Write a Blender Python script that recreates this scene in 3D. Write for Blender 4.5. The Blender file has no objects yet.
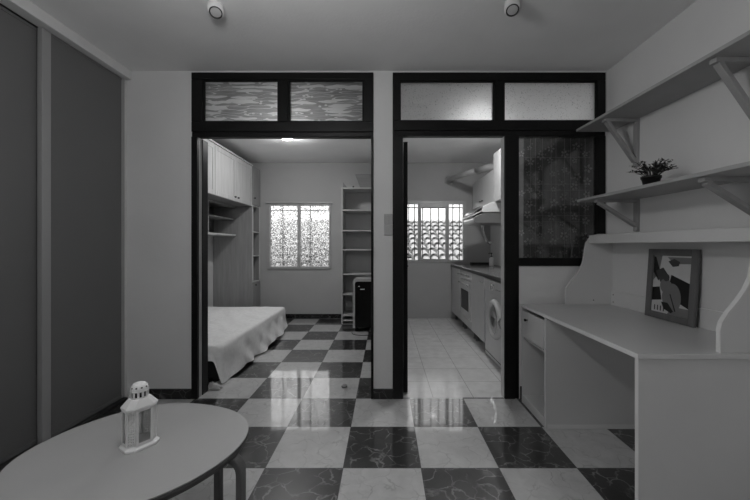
import bpy, bmesh, math, random
from mathutils import Vector, Matrix, noise as mnoise

random.seed(7)
PI = math.pi
C = bpy.context.scene.collection
SC = bpy.context.scene

# ------------------------------------------------------------------ camera, sky, lights, exposure
cam_d = bpy.data.cameras.new('camera')
cam = bpy.data.objects.new('camera', cam_d)
C.objects.link(cam)
cam.location = (0, 0, 1.22)
cam.rotation_euler = (PI / 2, 0, 0)
cam_d.sensor_width = 36.0
cam_d.lens = 36.0 * 342.2 / 750.0
cam_d.shift_x = -9.65 / 750.0
cam_d.shift_y = -4.0 / 750.0
cam_d.clip_start = 0.02
SC.camera = cam

SC.view_settings.view_transform = 'Standard'
SC.view_settings.look = 'None'
SC.view_settings.gamma = 1.0
SC.view_settings.use_curve_mapping = False
SC.view_settings.exposure = 0.0
SC.cycles.max_bounces = 12
SC.cycles.transparent_max_bounces = 12
SC.cycles.sample_clamp_indirect = 4.0

SKY = 1.7
SKY_SUN_SIDE = 2.7
world = bpy.data.worlds.new('overcast_sky')
SC.world = world
world.use_nodes = True
wn = world.node_tree
wn.nodes.clear()
w_out = wn.nodes.new('ShaderNodeOutputWorld')
w_bg = wn.nodes.new('ShaderNodeBackground')
w_tc = wn.nodes.new('ShaderNodeTexCoord')
w_sep = wn.nodes.new('ShaderNodeSeparateXYZ')
w_ramp = wn.nodes.new('ShaderNodeMapRange')      # paler towards the sun's side of the overcast sky (left of the rooms)
w_ramp.interpolation_type = 'SMOOTHSTEP'
w_ramp.inputs['From Min'].default_value = 0.35
w_ramp.inputs['From Max'].default_value = -0.35
w_ramp.inputs['To Min'].default_value = SKY
w_ramp.inputs['To Max'].default_value = SKY_SUN_SIDE
wn.links.new(w_tc.outputs['Generated'], w_sep.inputs[0])
wn.links.new(w_sep.outputs['X'], w_ramp.inputs['Value'])
w_bg.inputs['Color'].default_value = (1, 1, 1, 1)
wn.links.new(w_ramp.outputs[0], w_bg.inputs['Strength'])
wn.links.new(w_bg.outputs[0], w_out.inputs[0])


def portal(name, loc, rot, sx, sy):
    d = bpy.data.lights.new(name, 'AREA')
    d.shape = 'RECTANGLE'
    d.size, d.size_y = sx, sy
    d.cycles.is_portal = True
    o = bpy.data.objects.new(name, d)
    C.objects.link(o)
    o.location, o.rotation_euler = loc, rot
    return o


# sky portals in the three window openings (an area light shines along its -Z)
portal('bedroom_window_portal', (-1.44, 5.92, 1.39), (-PI / 2, 0, 0), 1.10, 1.15)
portal('kitchen_window_portal', (0.82, 5.92, 1.46), (-PI / 2, 0, 0), 1.12, 1.06)
portal('side_window_portal', (-2.93, -0.45, 1.35), (0, -PI / 2, 0), 2.1, 2.1)


# ------------------------------------------------------------------ materials
class NT:
    def __init__(self, name):
        self.m = bpy.data.materials.new(name)
        self.m.use_nodes = True
        self.t = self.m.node_tree
        self.t.nodes.clear()
        self.out = self.n('ShaderNodeOutputMaterial')

    def n(self, typ, **kw):
        nd = self.t.nodes.new(typ)
        for k, v in kw.items():
            setattr(nd, k, v)
        return nd

    def l(self, a, b):
        self.t.links.new(a, b)

    def math(self, op, a, b=None, c=None):
        nd = self.n('ShaderNodeMath', operation=op)
        for i, v in enumerate((a, b, c)):
            if v is None:
                continue
            if isinstance(v, (int, float)):
                nd.inputs[i].default_value = v
            else:
                self.l(v, nd.inputs[i])
        return nd.outputs[0]

    def ramp(self, fac, stops):
        r = self.n('ShaderNodeValToRGB')
        e = r.color_ramp.elements
        while len(e) < len(stops):
            e.new(0.5)
        for k, (p, v) in zip(e, stops):
            k.position = p
            k.color = (v, v, v, 1)
        self.l(fac, r.inputs[0])
        return r.outputs[0]

    def coord(self, scale=(1, 1, 1)):
        tc = self.n('ShaderNodeTexCoord')
        mp = self.n('ShaderNodeMapping')
        mp.inputs['Scale'].default_value = scale
        self.l(tc.outputs['Object'], mp.inputs[0])
        return mp.outputs[0]

    def mix(self, fac, a, b):
        nd = self.n('ShaderNodeMix', data_type='RGBA')
        for s, v in ((nd.inputs[0], fac), (nd.inputs[6], a), (nd.inputs[7], b)):
            if isinstance(v, (int, float)):
                s.default_value = v if s is nd.inputs[0] else (v, v, v, 1)
            else:
                self.l(v, s)
        return nd.outputs[2]

    def noise(self, co, scale, detail=3, rough=0.5):
        nd = self.n('ShaderNodeTexNoise')
        nd.inputs['Scale'].default_value = scale
        nd.inputs['Detail'].default_value = detail
        nd.inputs['Roughness'].default_value = rough
        self.l(co, nd.inputs['Vector'])
        return nd.outputs[0]

    def bump(self, h, strength, dist=0.01):
        b = self.n('ShaderNodeBump')
        b.inputs['Strength'].default_value = strength
        b.inputs['Distance'].default_value = dist
        self.l(h, b.inputs['Height'])
        return b.outputs[0]

    def bsdf(self, base, rough=0.5, metal=0.0, spec=0.5, normal=None):
        p = self.n('ShaderNodeBsdfPrincipled')
        for s, v in (('Base Color', base), ('Roughness', rough), ('Metallic', metal), ('Specular IOR Level', spec)):
            if isinstance(v, (int, float)):
                p.inputs[s].default_value = (v, v, v, 1) if s == 'Base Color' else v
            else:
                self.l(v, p.inputs[s])
        if normal is not None:
            self.l(normal, p.inputs['Normal'])
        return p

    def done(self, sh):
        self.l(sh, self.out.inputs[0])
        return self.m


def plain(name, g, rough=0.5, metal=0.0, var=0.06, scale=9.0, bump=0.0, bscale=40.0, stretch=(1, 1, 1), spec=0.5):
    m = NT(name)
    co = m.coord(stretch)
    nz = m.noise(co, scale, 4)
    base = m.ramp(nz, [(0.3, g * (1 - var)), (0.7, min(1, g * (1 + var)))])
    nrm = m.bump(m.noise(co, bscale, 3), bump) if bump else None
    return m.done(m.bsdf(base, rough, metal, spec, nrm).outputs[0])


def emit(name, v):
    m = NT(name)
    e = m.n('ShaderNodeEmission')
    e.inputs['Strength'].default_value = v
    return m.done(e.outputs[0])


TW = 0.4284


def marble_floor():
    m = NT('checker_marble_tiles')
    co = m.coord()
    sp = m.n('ShaderNodeSeparateXYZ')
    m.l(co, sp.inputs[0])
    ix = m.math('DIVIDE', m.math('ADD', sp.outputs[0], 0.5328 * TW), TW)
    iy = m.math('DIVIDE', m.math('SUBTRACT', sp.outputs[1], 4.3883 * TW), TW)
    fx, fy = m.math('FLOOR', ix), m.math('FLOOR', iy)
    par = m.math('FLOORED_MODULO', m.math('ADD', fx, fy), 2.0)      # 0 dark, 1 pale
    rx, ry = m.math('SUBTRACT', ix, fx), m.math('SUBTRACT', iy, fy)
    ex = m.math('MINIMUM', rx, m.math('SUBTRACT', 1.0, rx))
    ey = m.math('MINIMUM', ry, m.math('SUBTRACT', 1.0, ry))
    grout = m.math('LESS_THAN', m.math('MINIMUM', ex, ey), 0.0045)
    # each tile samples its own piece of stone
    off = m.n('ShaderNodeCombineXYZ')
    m.l(m.math('MULTIPLY', fx, 3.7), off.inputs[0])
    m.l(m.math('MULTIPLY', fy, 5.3), off.inputs[1])
    va = m.n('ShaderNodeVectorMath', operation='ADD')
    m.l(co, va.inputs[0])
    m.l(off.outputs[0], va.inputs[1])
    warp = m.n('ShaderNodeTexNoise')
    warp.inputs['Scale'].default_value = 7
    warp.inputs['Detail'].default_value = 5
    m.l(va.outputs[0], warp.inputs['Vector'])
    wv = m.n('ShaderNodeVectorMath', operation='MULTIPLY_ADD')
    m.l(warp.outputs['Color'], wv.inputs[0])
    wv.inputs[1].default_value = (0.16, 0.16, 0.16)
    m.l(va.outputs[0], wv.inputs[2])
    vo = m.n('ShaderNodeTexVoronoi', feature='DISTANCE_TO_EDGE')
    vo.inputs['Scale'].default_value = 9
    m.l(wv.outputs[0], vo.inputs['Vector'])
    patch = m.noise(va.outputs[0], 11, 3)
    vein = m.math('MULTIPLY', m.ramp(vo.outputs['Distance'], [(0.0, 1.0), (0.045, 0.0)]), m.ramp(patch, [(0.38, 0.0), (0.60, 1.0)]))
    cloud = m.noise(wv.outputs[0], 14, 6, 0.6)
    dark = m.mix(vein, m.ramp(cloud, [(0.3, 0.004), (0.7, 0.020)]), 0.22)
    pale = m.mix(vein, m.ramp(cloud, [(0.25, 0.50), (0.75, 0.64)]), 0.40)
    col = m.mix(grout, m.mix(par, dark, pale), 0.05)
    h = m.math('SUBTRACT', m.math('MULTIPLY', m.noise(co, 5, 2), 0.3), grout)
    nrm = m.bump(h, 0.2, 0.004)
    p = m.bsdf(col, 0.32, 0, 0.5, nrm)
    p.inputs['Coat Weight'].default_value = 1.0
    p.inputs['Coat IOR'].default_value = 1.64
    m.l(m.ramp(m.noise(co, 18, 4), [(0.3, 0.03), (0.7, 0.07)]), p.inputs['Coat Roughness'])
    m.l(nrm, p.inputs['Coat Normal'])
    return m.done(p.outputs[0])


def kitchen_floor_mat():
    m = NT('pale_kitchen_tiles')
    co = m.coord()
    sp = m.n('ShaderNodeSeparateXYZ')
    m.l(co, sp.inputs[0])
    W = 0.326
    ix = m.math('DIVIDE', m.math('SUBTRACT', sp.outputs[0], 0.0640), W)
    iy = m.math('DIVIDE', m.math('SUBTRACT', sp.outputs[1], 2.754), W)
    fx, fy = m.math('FLOOR', ix), m.math('FLOOR', iy)
    rx, ry = m.math('SUBTRACT', ix, fx), m.math('SUBTRACT', iy, fy)
    ex = m.math('MINIMUM', rx, m.math('SUBTRACT', 1.0, rx))
    ey = m.math('MINIMUM', ry, m.math('SUBTRACT', 1.0, ry))
    grout = m.math('LESS_THAN', m.math('MINIMUM', ex, ey), 0.008)
    cloud = m.noise(co, 9, 6, 0.62)
    col = m.mix(grout, m.ramp(cloud, [(0.25, 0.58), (0.75, 0.76)]), 0.34)
    h = m.math('SUBTRACT', m.math('MULTIPLY', m.noise(co, 6, 2), 0.4), grout)
    return m.done(m.bsdf(col, m.ramp(cloud, [(0.3, 0.12), (0.7, 0.2)]), 0, 0.55, m.bump(h, 0.15, 0.004)).outputs[0])


def dark_marble():
    m = NT('dark_marble_skirting')
    co = m.coord()
    vo = m.n('ShaderNodeTexVoronoi', feature='DISTANCE_TO_EDGE')
    vo.inputs['Scale'].default_value = 14
    m.l(co, vo.inputs['Vector'])
    vein = m.ramp(vo.outputs['Distance'], [(0.0, 1.0), (0.03, 0.0)])
    col = m.mix(m.math('MULTIPLY', vein, 0.6), 0.016, 0.16)
    return m.done(m.bsdf(col, 0.15).outputs[0])


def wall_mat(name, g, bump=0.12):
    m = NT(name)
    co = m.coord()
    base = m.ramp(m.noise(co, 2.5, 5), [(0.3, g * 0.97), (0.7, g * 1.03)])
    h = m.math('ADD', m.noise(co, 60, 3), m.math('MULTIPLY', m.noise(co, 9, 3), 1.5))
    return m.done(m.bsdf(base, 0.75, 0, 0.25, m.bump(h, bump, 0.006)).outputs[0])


def stippled_glass():
    m = NT('stippled_window_glass')
    co = m.coord()
    vo = m.n('ShaderNodeTexVoronoi', feature='F1')
    vo.inputs['Scale'].default_value = 48
    m.l(co, vo.inputs['Vector'])
    nz = m.noise(co, 42, 2)
    h = m.math('ADD', vo.outputs['Distance'], m.math('MULTIPLY', nz, 0.6))
    nrm = m.bump(h, 1.0, 0.02)
    rf = m.n('ShaderNodeBsdfRefraction')
    rf.inputs['IOR'].default_value = 1.35
    rf.inputs['Roughness'].default_value = 0.05
    m.l(nrm, rf.inputs['Normal'])
    tr = m.n('ShaderNodeBsdfTransparent')
    m.l(m.ramp(nz, [(0.40, 0.30), (0.52, 1.0)]), tr.inputs[0])
    mx = m.n('ShaderNodeMixShader')
    mx.inputs[0].default_value = 0.35
    m.l(tr.outputs[0], mx.inputs[1])
    m.l(rf.outputs[0], mx.inputs[2])
    return m.done(mx.outputs[0])


def clear_glass(name='clear_glass', refl=0.08, tint=0.96, rough=0.02):
    m = NT(name)
    tr = m.n('ShaderNodeBsdfTransparent')
    tr.inputs[0].default_value = (tint, tint, tint, 1)
    gl = m.n('ShaderNodeBsdfGlossy')
    gl.inputs['Roughness'].default_value = rough
    fr = m.n('ShaderNodeFresnel')
    fr.inputs['IOR'].default_value = 1.45
    f = m.math('MULTIPLY', fr.outputs[0], refl / 0.04)
    mx = m.n('ShaderNodeMixShader')
    m.l(m.math('MINIMUM', f, 0.9), mx.inputs[0])
    m.l(tr.outputs[0], mx.inputs[1])
    m.l(gl.outputs[0], mx.inputs[2])
    return m.done(mx.outputs[0])


def frosted(name, pattern):
    m = NT(name)
    co = m.coord()
    if pattern == 'bark':
        sp = m.n('ShaderNodeSeparateXYZ')
        m.l(co, sp.inputs[0])
        wob = m.noise(m.coord((3.0, 1, 5)), 1.6, 2)

        def cells(sx, sz, amp):
            cv = m.n('ShaderNodeCombineXYZ')
            m.l(m.math('MULTIPLY', sp.outputs[0], sx), cv.inputs[0])
            m.l(m.math('ADD', m.math('MULTIPLY', sp.outputs[2], sz), m.math('MULTIPLY', wob, amp)), cv.inputs[1])
            v = m.n('ShaderNodeTexVoronoi', feature='F1', voronoi_dimensions='2D')
            v.inputs['Scale'].default_value = 1.0
            m.l(cv.outputs[0], v.inputs['Vector'])
            cs = m.n('ShaderNodeSeparateColor')
            m.l(v.outputs['Color'], cs.inputs[0])
            return v.outputs['Distance'], cs.outputs[0]
        d1_, c1_ = cells(4.2, 38, 2.6)
        d2_, c2_ = cells(17, 26, 0.4)
        blob = m.math('MULTIPLY', m.math('GREATER_THAN', c1_, 0.45), m.math('LESS_THAN', d1_, 0.46))
        line = m.math('MULTIPLY', m.math('LESS_THAN', c1_, 0.45), m.math('LESS_THAN', m.math('ABSOLUTE', m.math('SUBTRACT', d1_, 0.45)), 0.05))
        kn = m.math('MULTIPLY', m.math('GREATER_THAN', c2_, 0.80), m.math('LESS_THAN', d2_, 0.20))
        grain = m.noise(m.coord((4, 1, 90)), 2.0, 3)
        pat = m.math('MAXIMUM', m.math('MAXIMUM', blob, kn), line)
        colr = m.mix(pat, m.ramp(grain, [(0.35, 0.46), (0.65, 0.68)]), m.ramp(grain, [(0.3, 0.94), (0.7, 1.0)]))
    else:
        sp_n = m.noise(co, 130, 2)
        colr = m.ramp(sp_n, [(0.30, 0.45), (0.38, 0.85)])
    tl = m.n('ShaderNodeBsdfTranslucent')
    m.l(colr, tl.inputs[0])
    rf = m.n('ShaderNodeBsdfRefraction')
    rf.inputs['Roughness'].default_value = 0.62 if pattern == 'bark' else 0.58
    rf.inputs['IOR'].default_value = 1.5 if pattern == 'bark' else 1.32
    m.l(colr, rf.inputs[0])
    df = m.n('ShaderNodeBsdfDiffuse')
    m.l(colr, df.inputs[0])
    gl = m.n('ShaderNodeBsdfGlossy')
    gl.inputs['Roughness'].default_value = 0.25
    a = m.n('ShaderNodeMixShader')
    a.inputs[0].default_value = 0.80
    m.l(tl.outputs[0], a.inputs[1])
    m.l(rf.outputs[0], a.inputs[2])
    b = m.n('ShaderNodeMixShader')
    b.inputs[0].default_value = 0.06
    m.l(a.outputs[0], b.inputs[1])
    m.l(df.outputs[0], b.inputs[2])
    c = m.n('ShaderNodeMixShader')
    c.inputs[0].default_value = 0.04
    m.l(b.outputs[0], c.inputs[1])
    m.l(gl.outputs[0], c.inputs[2])
    return m.done(c.outputs[0])


def wood_mat(name, g, rough=0.45, axis='z', contrast=0.25):
    m = NT(name)
    st = {'x': (1.2, 14, 14), 'y': (14, 1.2, 14), 'z': (14, 14, 1.2)}[axis]
    co = m.coord(st)
    nz = m.noise(co, 1.6, 6, 0.6)
    base = m.ramp(nz, [(0.3, g * (1 - contrast)), (0.7, min(1, g * (1 + contrast)))])
    return m.done(m.bsdf(base, rough, 0, 0.4, m.bump(nz, 0.05, 0.004)).outputs[0])


def cloth_mat(name, g, transl=0.0, rough=0.9):
    m = NT(name)
    co = m.coord()
    base = m.ramp(m.noise(co, 30, 4), [(0.3, g * 0.93), (0.7, min(1, g * 1.05))])
    p = m.bsdf(base, rough, 0, 0.2, m.bump(m.noise(co, 220, 2), 0.2, 0.002))
    if not transl:
        return m.done(p.outputs[0])
    tl = m.n('ShaderNodeBsdfTranslucent')
    m.l(base, tl.inputs[0])
    mx = m.n('ShaderNodeMixShader')
    mx.inputs[0].default_value = transl
    m.l(p.outputs[0], mx.inputs[1])
    m.l(tl.outputs[0], mx.inputs[2])
    return m.done(mx.outputs[0])


def picture_mat():
    return plain('picture_paper', 0.42, 0.4)


M = dict(
    floor=marble_floor(), kfloor=kitchen_floor_mat(), skirting=dark_marble(),
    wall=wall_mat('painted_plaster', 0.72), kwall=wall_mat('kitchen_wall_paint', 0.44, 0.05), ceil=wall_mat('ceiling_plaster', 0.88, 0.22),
    black=plain('black_lacquered_wood', 0.007, 0.4, bump=0.08, bscale=30, stretch=(6, 6, 1), spec=0.25),
    liner=plain('grey_jamb_paint', 0.42, 0.5),
    ward=plain('dark_grey_door_panel', 0.145, 0.55, var=0.03, scale=2),
    stile=plain('satin_aluminium', 0.36, 0.42, 0.15, var=0.02, scale=3),
    fascia=plain('painted_fascia', 0.70, 0.5, var=0.04, bump=0.05, bscale=20),
    track=plain('grey_metal_track', 0.10, 0.4, 0.7),
    desk=plain('white_melamine', 0.61, 0.33, var=0.02, scale=4),
    edge=plain('white_edge_band', 0.72, 0.4, var=0.02),
    shelf=plain('grey_painted_shelf', 0.36, 0.5, var=0.05),
    bracket=wood_mat('painted_bracket_wood', 0.34, 0.5, 'z', 0.08),
    table=plain('pale_table_laminate', 0.40, 0.42, var=0.03, scale=3),
    tedge=plain('dark_table_edge', 0.07, 0.5), tleg=wood_mat('table_leg_wood', 0.12, 0.45, 'z', 0.12),
    lantern=plain('white_enamel', 0.80, 0.4, var=0.03), glass=clear_glass(), lglass=clear_glass('lantern_glass', 0.10, 0.92),
    frame=wood_mat('grey_frame_wood', 0.12, 0.45, 'z', 0.15), paper=picture_mat(),
    ink=plain('black_ink', 0.006, 0.5), grey1=plain('mid_grey_ink', 0.16, 0.5), grey2=plain('light_grey_ink', 0.5, 0.5), grey3=plain('dark_grey_ink', 0.045, 0.5),
    pot=plain('black_plastic_pot', 0.010, 0.4), soil=plain('dark_soil', 0.012, 0.95, bump=0.4), leaf=plain('dark_leaf', 0.035, 0.5, var=0.4, scale=60),
    sheet=cloth_mat('white_cotton_sheet', 0.88), base=plain('dark_bed_base', 0.015, 0.7), mattress=cloth_mat('mattress_ticking', 0.5),
    pine=wood_mat('pale_cabinet_wood', 0.54, 0.5, 'z', 0.12), panelw=wood_mat('brown_panel_wood', 0.30, 0.5, 'z', 0.14), darkw=wood_mat('dark_shelf_wood', 0.12, 0.5, 'y', 0.2),
    knob=plain('dark_metal_knob', 0.03, 0.35, 0.6), bookcase=plain('white_bookcase', 0.50, 0.5, var=0.03),
    heater=plain('grey_heater_casing', 0.40, 0.45), hblack=plain('gloss_black_panel', 0.004, 0.2, spec=0.2), label=plain('white_print', 0.8, 0.6),
    box=wood_mat('grey_storage_box', 0.24, 0.7, 'x', 0.15), winframe=plain('grey_aluminium_frame', 0.46, 0.4, 0.2), stip=stippled_glass(),
    frost=frosted('speckled_frosted_glass', 'plain'), bark=frosted('bark_pattern_glass', 'bark'),
    roof=plain('clay_roof_tiles', 0.50, 0.8, var=0.2, scale=14), roofd=plain('roof_underlay', 0.03, 0.9), iron=plain('black_iron', 0.012, 0.5),
    kcab=plain('white_kitchen_laminate', 0.62, 0.3, var=0.03), counter=plain('granite_worktop', 0.20, 0.18, var=0.5, scale=90), cedge=plain('dark_worktop_edge', 0.02, 0.3),
    white=plain('white_appliance_enamel', 0.66, 0.22, var=0.02), chrome=plain('chrome', 0.75, 0.12, 1.0, var=0.02), tint=clear_glass('dark_tinted_glass', 0.16, 0.04), drum=plain('washer_drum_steel', 0.10, 0.3, 0.9),
    steel=plain('brushed_steel', 0.45, 0.28, 0.9, var=0.05, stretch=(1, 30, 1)), duct=plain('grey_vent_pipe', 0.42, 0.4, 0.3, bump=0.1, bscale=6), plast=plain('switch_plastic', 0.42, 0.4), 
    curtain=cloth_mat('dark_lace_cloth', 0.20, 0.06), sheer=cloth_mat('backlit_sheer_edge', 0.55, 0.5), flower=cloth_mat('pale_embroidery', 0.62, 0.3), flower_backlit=cloth_mat('backlit_embroidery', 0.95, 0.6),  # curtain edge colours are paler to paint in light from the kitchen behind
    lamp=emit('lit_lamp_diffuser', 210.0), fill_globe=emit('fill_globe_glow', 45.0), lens=plain('lamp_lens', 0.5, 0.15), bezel=plain('dark_lamp_ring', 0.03, 0.4), cord=plain('grey_cable', 0.05, 0.5), feet=plain('grey_plastic_leg', 0.16, 0.5), rubber=plain('rubber_dome', 0.36, 0.5),  # the weaker emitter is for the globe added as fill light
    roll=plain('paper_roll', 0.75, 0.9),
)


# ------------------------------------------------------------------ mesh helpers
class MB:
    def __init__(self):
        self.v, self.f, self.s, self.mi = [], [], [], []
        self.cur = 0

    def add(self, vs, fs, smooth=False):
        b = len(self.v)
        self.v += [tuple(p) for p in vs]
        for f in fs:
            self.f.append([b + i for i in f])
            self.s.append(smooth)
            self.mi.append(self.cur)
        return self

    def box(self, x0, x1, y0, y1, z0, z1):
        vs = [(x, y, z) for z in (z0, z1) for y in (y0, y1) for x in (x0, x1)]
        return self.add(vs, [(0, 2, 3, 1), (4, 5, 7, 6), (0, 1, 5, 4), (2, 6, 7, 3), (0, 4, 6, 2), (1, 3, 7, 5)])

    def obox(self, c, ax, ay, az):
        """box about centre c with half-axis vectors"""
        c, ax, ay, az = map(Vector, (c, ax, ay, az))
        vs = [c + ax * i + ay * j + az * k for k in (-1, 1) for j in (-1, 1) for i in (-1, 1)]
        fs = [(0, 2, 3, 1), (4, 5, 7, 6), (0, 1, 5, 4), (2, 6, 7, 3), (0, 4, 6, 2), (1, 3, 7, 5)]
        if ax.cross(ay).dot(az) < 0:
            fs = [f[::-1] for f in fs]
        return self.add(vs, fs)

    def prism(self, poly, a0, a1, axis='y', smooth=False):
        """2-D outline extruded from a0 to a1 along an axis; outline in the two other axes (xz for y, yz for x, xy for z)"""
        def P(p, a):
            return {'x': (a, p[0], p[1]), 'y': (p[0], a, p[1]), 'z': (p[0], p[1], a)}[axis]
        n = len(poly)
        vs = [P(p, a0) for p in poly] + [P(p, a1) for p in poly]
        self.add(vs, [list(range(n)), list(range(2 * n - 1, n - 1, -1))])
        b = len(self.v) - 2 * n
        for i in range(n):
            j = (i + 1) % n
            self.f.append([b + i, b + i + n, b + j + n, b + j])
            self.s.append(smooth)
            self.mi.append(self.cur)
        return self

    def tube(self, path, r, n=10, caps=True, smooth=True):
        path = [Vector(p) for p in path]
        rs = r if isinstance(r, (list, tuple)) else [r] * len(path)
        up = Vector((0, 0, 1))
        d0 = (path[1] - path[0]).normalized()
        u = d0.cross(up if abs(d0.z) < 0.95 else Vector((1, 0, 0))).normalized()
        vs, fs = [], []
        for i, p in enumerate(path):
            if i == 0:
                d = d0
            elif i == len(path) - 1:
                d = (path[i] - path[i - 1]).normalized()
            else:
                d = ((path[i + 1] - path[i]).normalized() + (path[i] - path[i - 1]).normalized()).normalized()
            u = (u - d * u.dot(d)).normalized()
            w = d.cross(u)
            for k in range(n):
                a = 2 * PI * k / n
                vs.append(p + (u * math.cos(a) + w * math.sin(a)) * rs[i])
        for i in range(len(path) - 1):
            for k in range(n):
                k2 = (k + 1) % n
                fs.append((i * n + k, i * n + k2, (i + 1) * n + k2, (i + 1) * n + k))
        self.add(vs, fs, smooth)
        if caps:
            b = len(self.v) - len(vs)
            for ring, rev in ((range(n), True), (range(len(vs) - n, len(vs)), False)):
                f = [b + i for i in ring]
                self.f.append(f[::-1] if rev else f)
                self.s.append(False)
                self.mi.append(self.cur)
        return self

    def sweep(self, path, w, t, side):
        """flat bar w wide (along side vector) and t thick following path"""
        path = [Vector(p) for p in path]
        side = Vector(side).normalized()
        vs, fs = [], []
        for i, p in enumerate(path):
            a = path[max(0, i - 1)]
            b = path[min(len(path) - 1, i + 1)]
            d = (b - a).normalized()
            nrm = d.cross(side).normalized()
            for (su, sn) in ((-1, -1), (1, -1), (1, 1), (-1, 1)):
                vs.append(p + side * su * w / 2 + nrm * sn * t / 2)
        for i in range(len(path) - 1):
            for k in range(4):
                fs.append((i * 4 + k, i * 4 + (k + 1) % 4, i * 4 + 4 + (k + 1) % 4, i * 4 + 4 + k))
        fs.append((3, 2, 1, 0))
        e = len(vs) - 4
        fs.append((e, e + 1, e + 2, e + 3))
        return self.add(vs, fs)

    def lathe(self, prof, c=(0, 0, 0), n=32, axis=(0, 0, 1), smooth=True, closed=False):
        """profile of (radius, height) turned about an axis through c"""
        ax = Vector(axis).normalized()
        u = ax.orthogonal().normalized()
        w = ax.cross(u)
        c = Vector(c)
        vs, fs = [], []
        for (r, h) in prof:
            for k in range(n):
                a = 2 * PI * k / n
                vs.append(c + ax * h + (u * math.cos(a) + w * math.sin(a)) * max(r, 1e-5))
        m = len(prof)
        for i in range(m - (0 if closed else 1)):
            i2 = (i + 1) % m
            for k in range(n):
                k2 = (k + 1) % n
                fs.append((i * n + k, i * n + k2, i2 * n + k2, i2 * n + k))
        return self.add(vs, fs, smooth)

    def build(self, name, mat, parent=None, bevel=0.0, local=False, segs=2, recalc=True, solid=0.0):
        me = bpy.data.meshes.new(name)
        org = Vector((0, 0, 0))
        if parent is not None and not local:
            p = parent
            while p is not None:
                org += Vector(p.location)
                p = p.parent
        me.from_pydata([tuple(Vector(p) - org) for p in self.v], [], self.f)
        me.polygons.foreach_set('use_smooth', self.s)
        for mm in (mat if isinstance(mat, (list, tuple)) else [mat]):
            me.materials.append(M[mm])
        me.polygons.foreach_set('material_index', self.mi)
        if recalc:
            bm = bmesh.new()
            bm.from_mesh(me)
            bmesh.ops.recalc_face_normals(bm, faces=bm.faces)
            bm.to_mesh(me)
            bm.free()
        me.update()
        o = bpy.data.objects.new(name, me)
        C.objects.link(o)
        if parent is not None:
            o.parent = parent
        if solid:
            md = o.modifiers.new('thickness', 'SOLIDIFY')
            md.thickness = solid
        if bevel:
            md = o.modifiers.new('edges', 'BEVEL')
            md.width = bevel
            md.segments = segs
            md.limit_method = 'ANGLE'
            md.angle_limit = math.radians(40)
        return o


def B(*a):
    return MB().box(*a)


def tag(o, label, cat, group=None, kind=None):
    o['label'] = label
    o['category'] = cat
    if group:
        o['group'] = group
    if kind:
        o['kind'] = kind
    return o


def thing(name, loc, label, cat, group=None, rz=0.0, kind=None):
    o = bpy.data.objects.new(name, None)
    o.empty_display_size = 0.05
    C.objects.link(o)
    o.location = loc
    o.rotation_euler = (0, 0, rz)
    return tag(o, label, cat, group, kind)


def lab(o, text):
    o['label'] = text
    return o


# ------------------------------------------------------------------ room shell
YP, YB, ZC = 2.737, 5.76, 2.62
PT = 0.075                     # partition thickness
XR = 1.78
XL = -2.72


def struct(name, mb, mat, label, cat, **kw):
    return tag(mb.build(name, mat, **kw), label, cat, kind='structure')


struct('floor', B(XL, XR, -2.35, 2.754, -0.06, 0.0).box(XL, 0.05, 2.754, YB, -0.06, 0.0), 'floor', 'black and white marble checkerboard floor through front room and bedroom', 'floor')
struct('floor_kitchen', B(0.05, XR, 2.754, YB, -0.06, 0.0), 'kfloor', 'pale square tiled floor of the kitchen', 'floor')
struct('ceiling', B(XL - 0.1, XR + 0.1, -2.35, YB + 0.15, ZC, ZC + 0.08), 'ceil', 'rough plastered pale ceiling over all the rooms', 'ceiling')
struct('wall_right', B(XR, XR + 0.1, -2.35, YB + 0.15, -0.06, ZC), 'wall', 'plain painted wall behind the shelves and the desk', 'wall')
struct('wall_left', B(XL - 0.1, XL, 0.6, YB + 0.15, -0.06, ZC).box(XL - 0.1, XL, -2.45, -1.5, -0.06, ZC).box(XL - 0.1, XL, -1.5, 0.6, -0.06, 0.3).box(XL - 0.1, XL, -1.5, 0.6, 2.4, ZC), 'wall', 'plain painted wall behind the sliding wardrobe and the bed', 'wall')

# back wall behind the camera; the side wall before the wardrobe holds an unseen window added to light the front room
struct('wall_back', B(XL, XR, -2.45, -2.35, 0, ZC), 'wall', 'plain painted wall behind the camera', 'wall')


def big_window(name, label, P, a0, a1, z0, z1):
    w = thing(name, P((a0 + a1) / 2, 0, z0), label, 'window', kind='structure')
    am = (a0 + a1) / 2
    mb = MB()
    for (u0, u1, v0, v1) in ((a0, a0 + .06, z0, z1), (a1 - .06, a1, z0, z1), (a0 + .06, a1 - .06, z0, z0 + .06), (a0 + .06, a1 - .06, z1 - .06, z1), (am - .03, am + .03, z0 + .06, z1 - .06)):
        p, q = P(u0, -0.03, v0), P(u1, 0.03, v1)
        mb.box(min(p[0], q[0]), max(p[0], q[0]), min(p[1], q[1]), max(p[1], q[1]), v0, v1)
    mb.build('window_frame', 'winframe', w, 0.004)
    for (u0, u1) in ((a0 + .06, am - .03), (am + .03, a1 - .06)):
        p, q = P(u0, -0.003, z0), P(u1, 0.003, z1)
        B(min(p[0], q[0]), max(p[0], q[0]), min(p[1], q[1]), max(p[1], q[1]), z0 + .06, z1 - .06).build('pane', 'glass', w)


big_window('added_side_window', 'added unseen balcony window lighting the room, in the wall before the wardrobe', lambda a, d, z: (XL - 0.05 + d, a, z), -1.5, 0.6, 0.3, 2.4)  # added out of view as a daylight source for the front room

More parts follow.
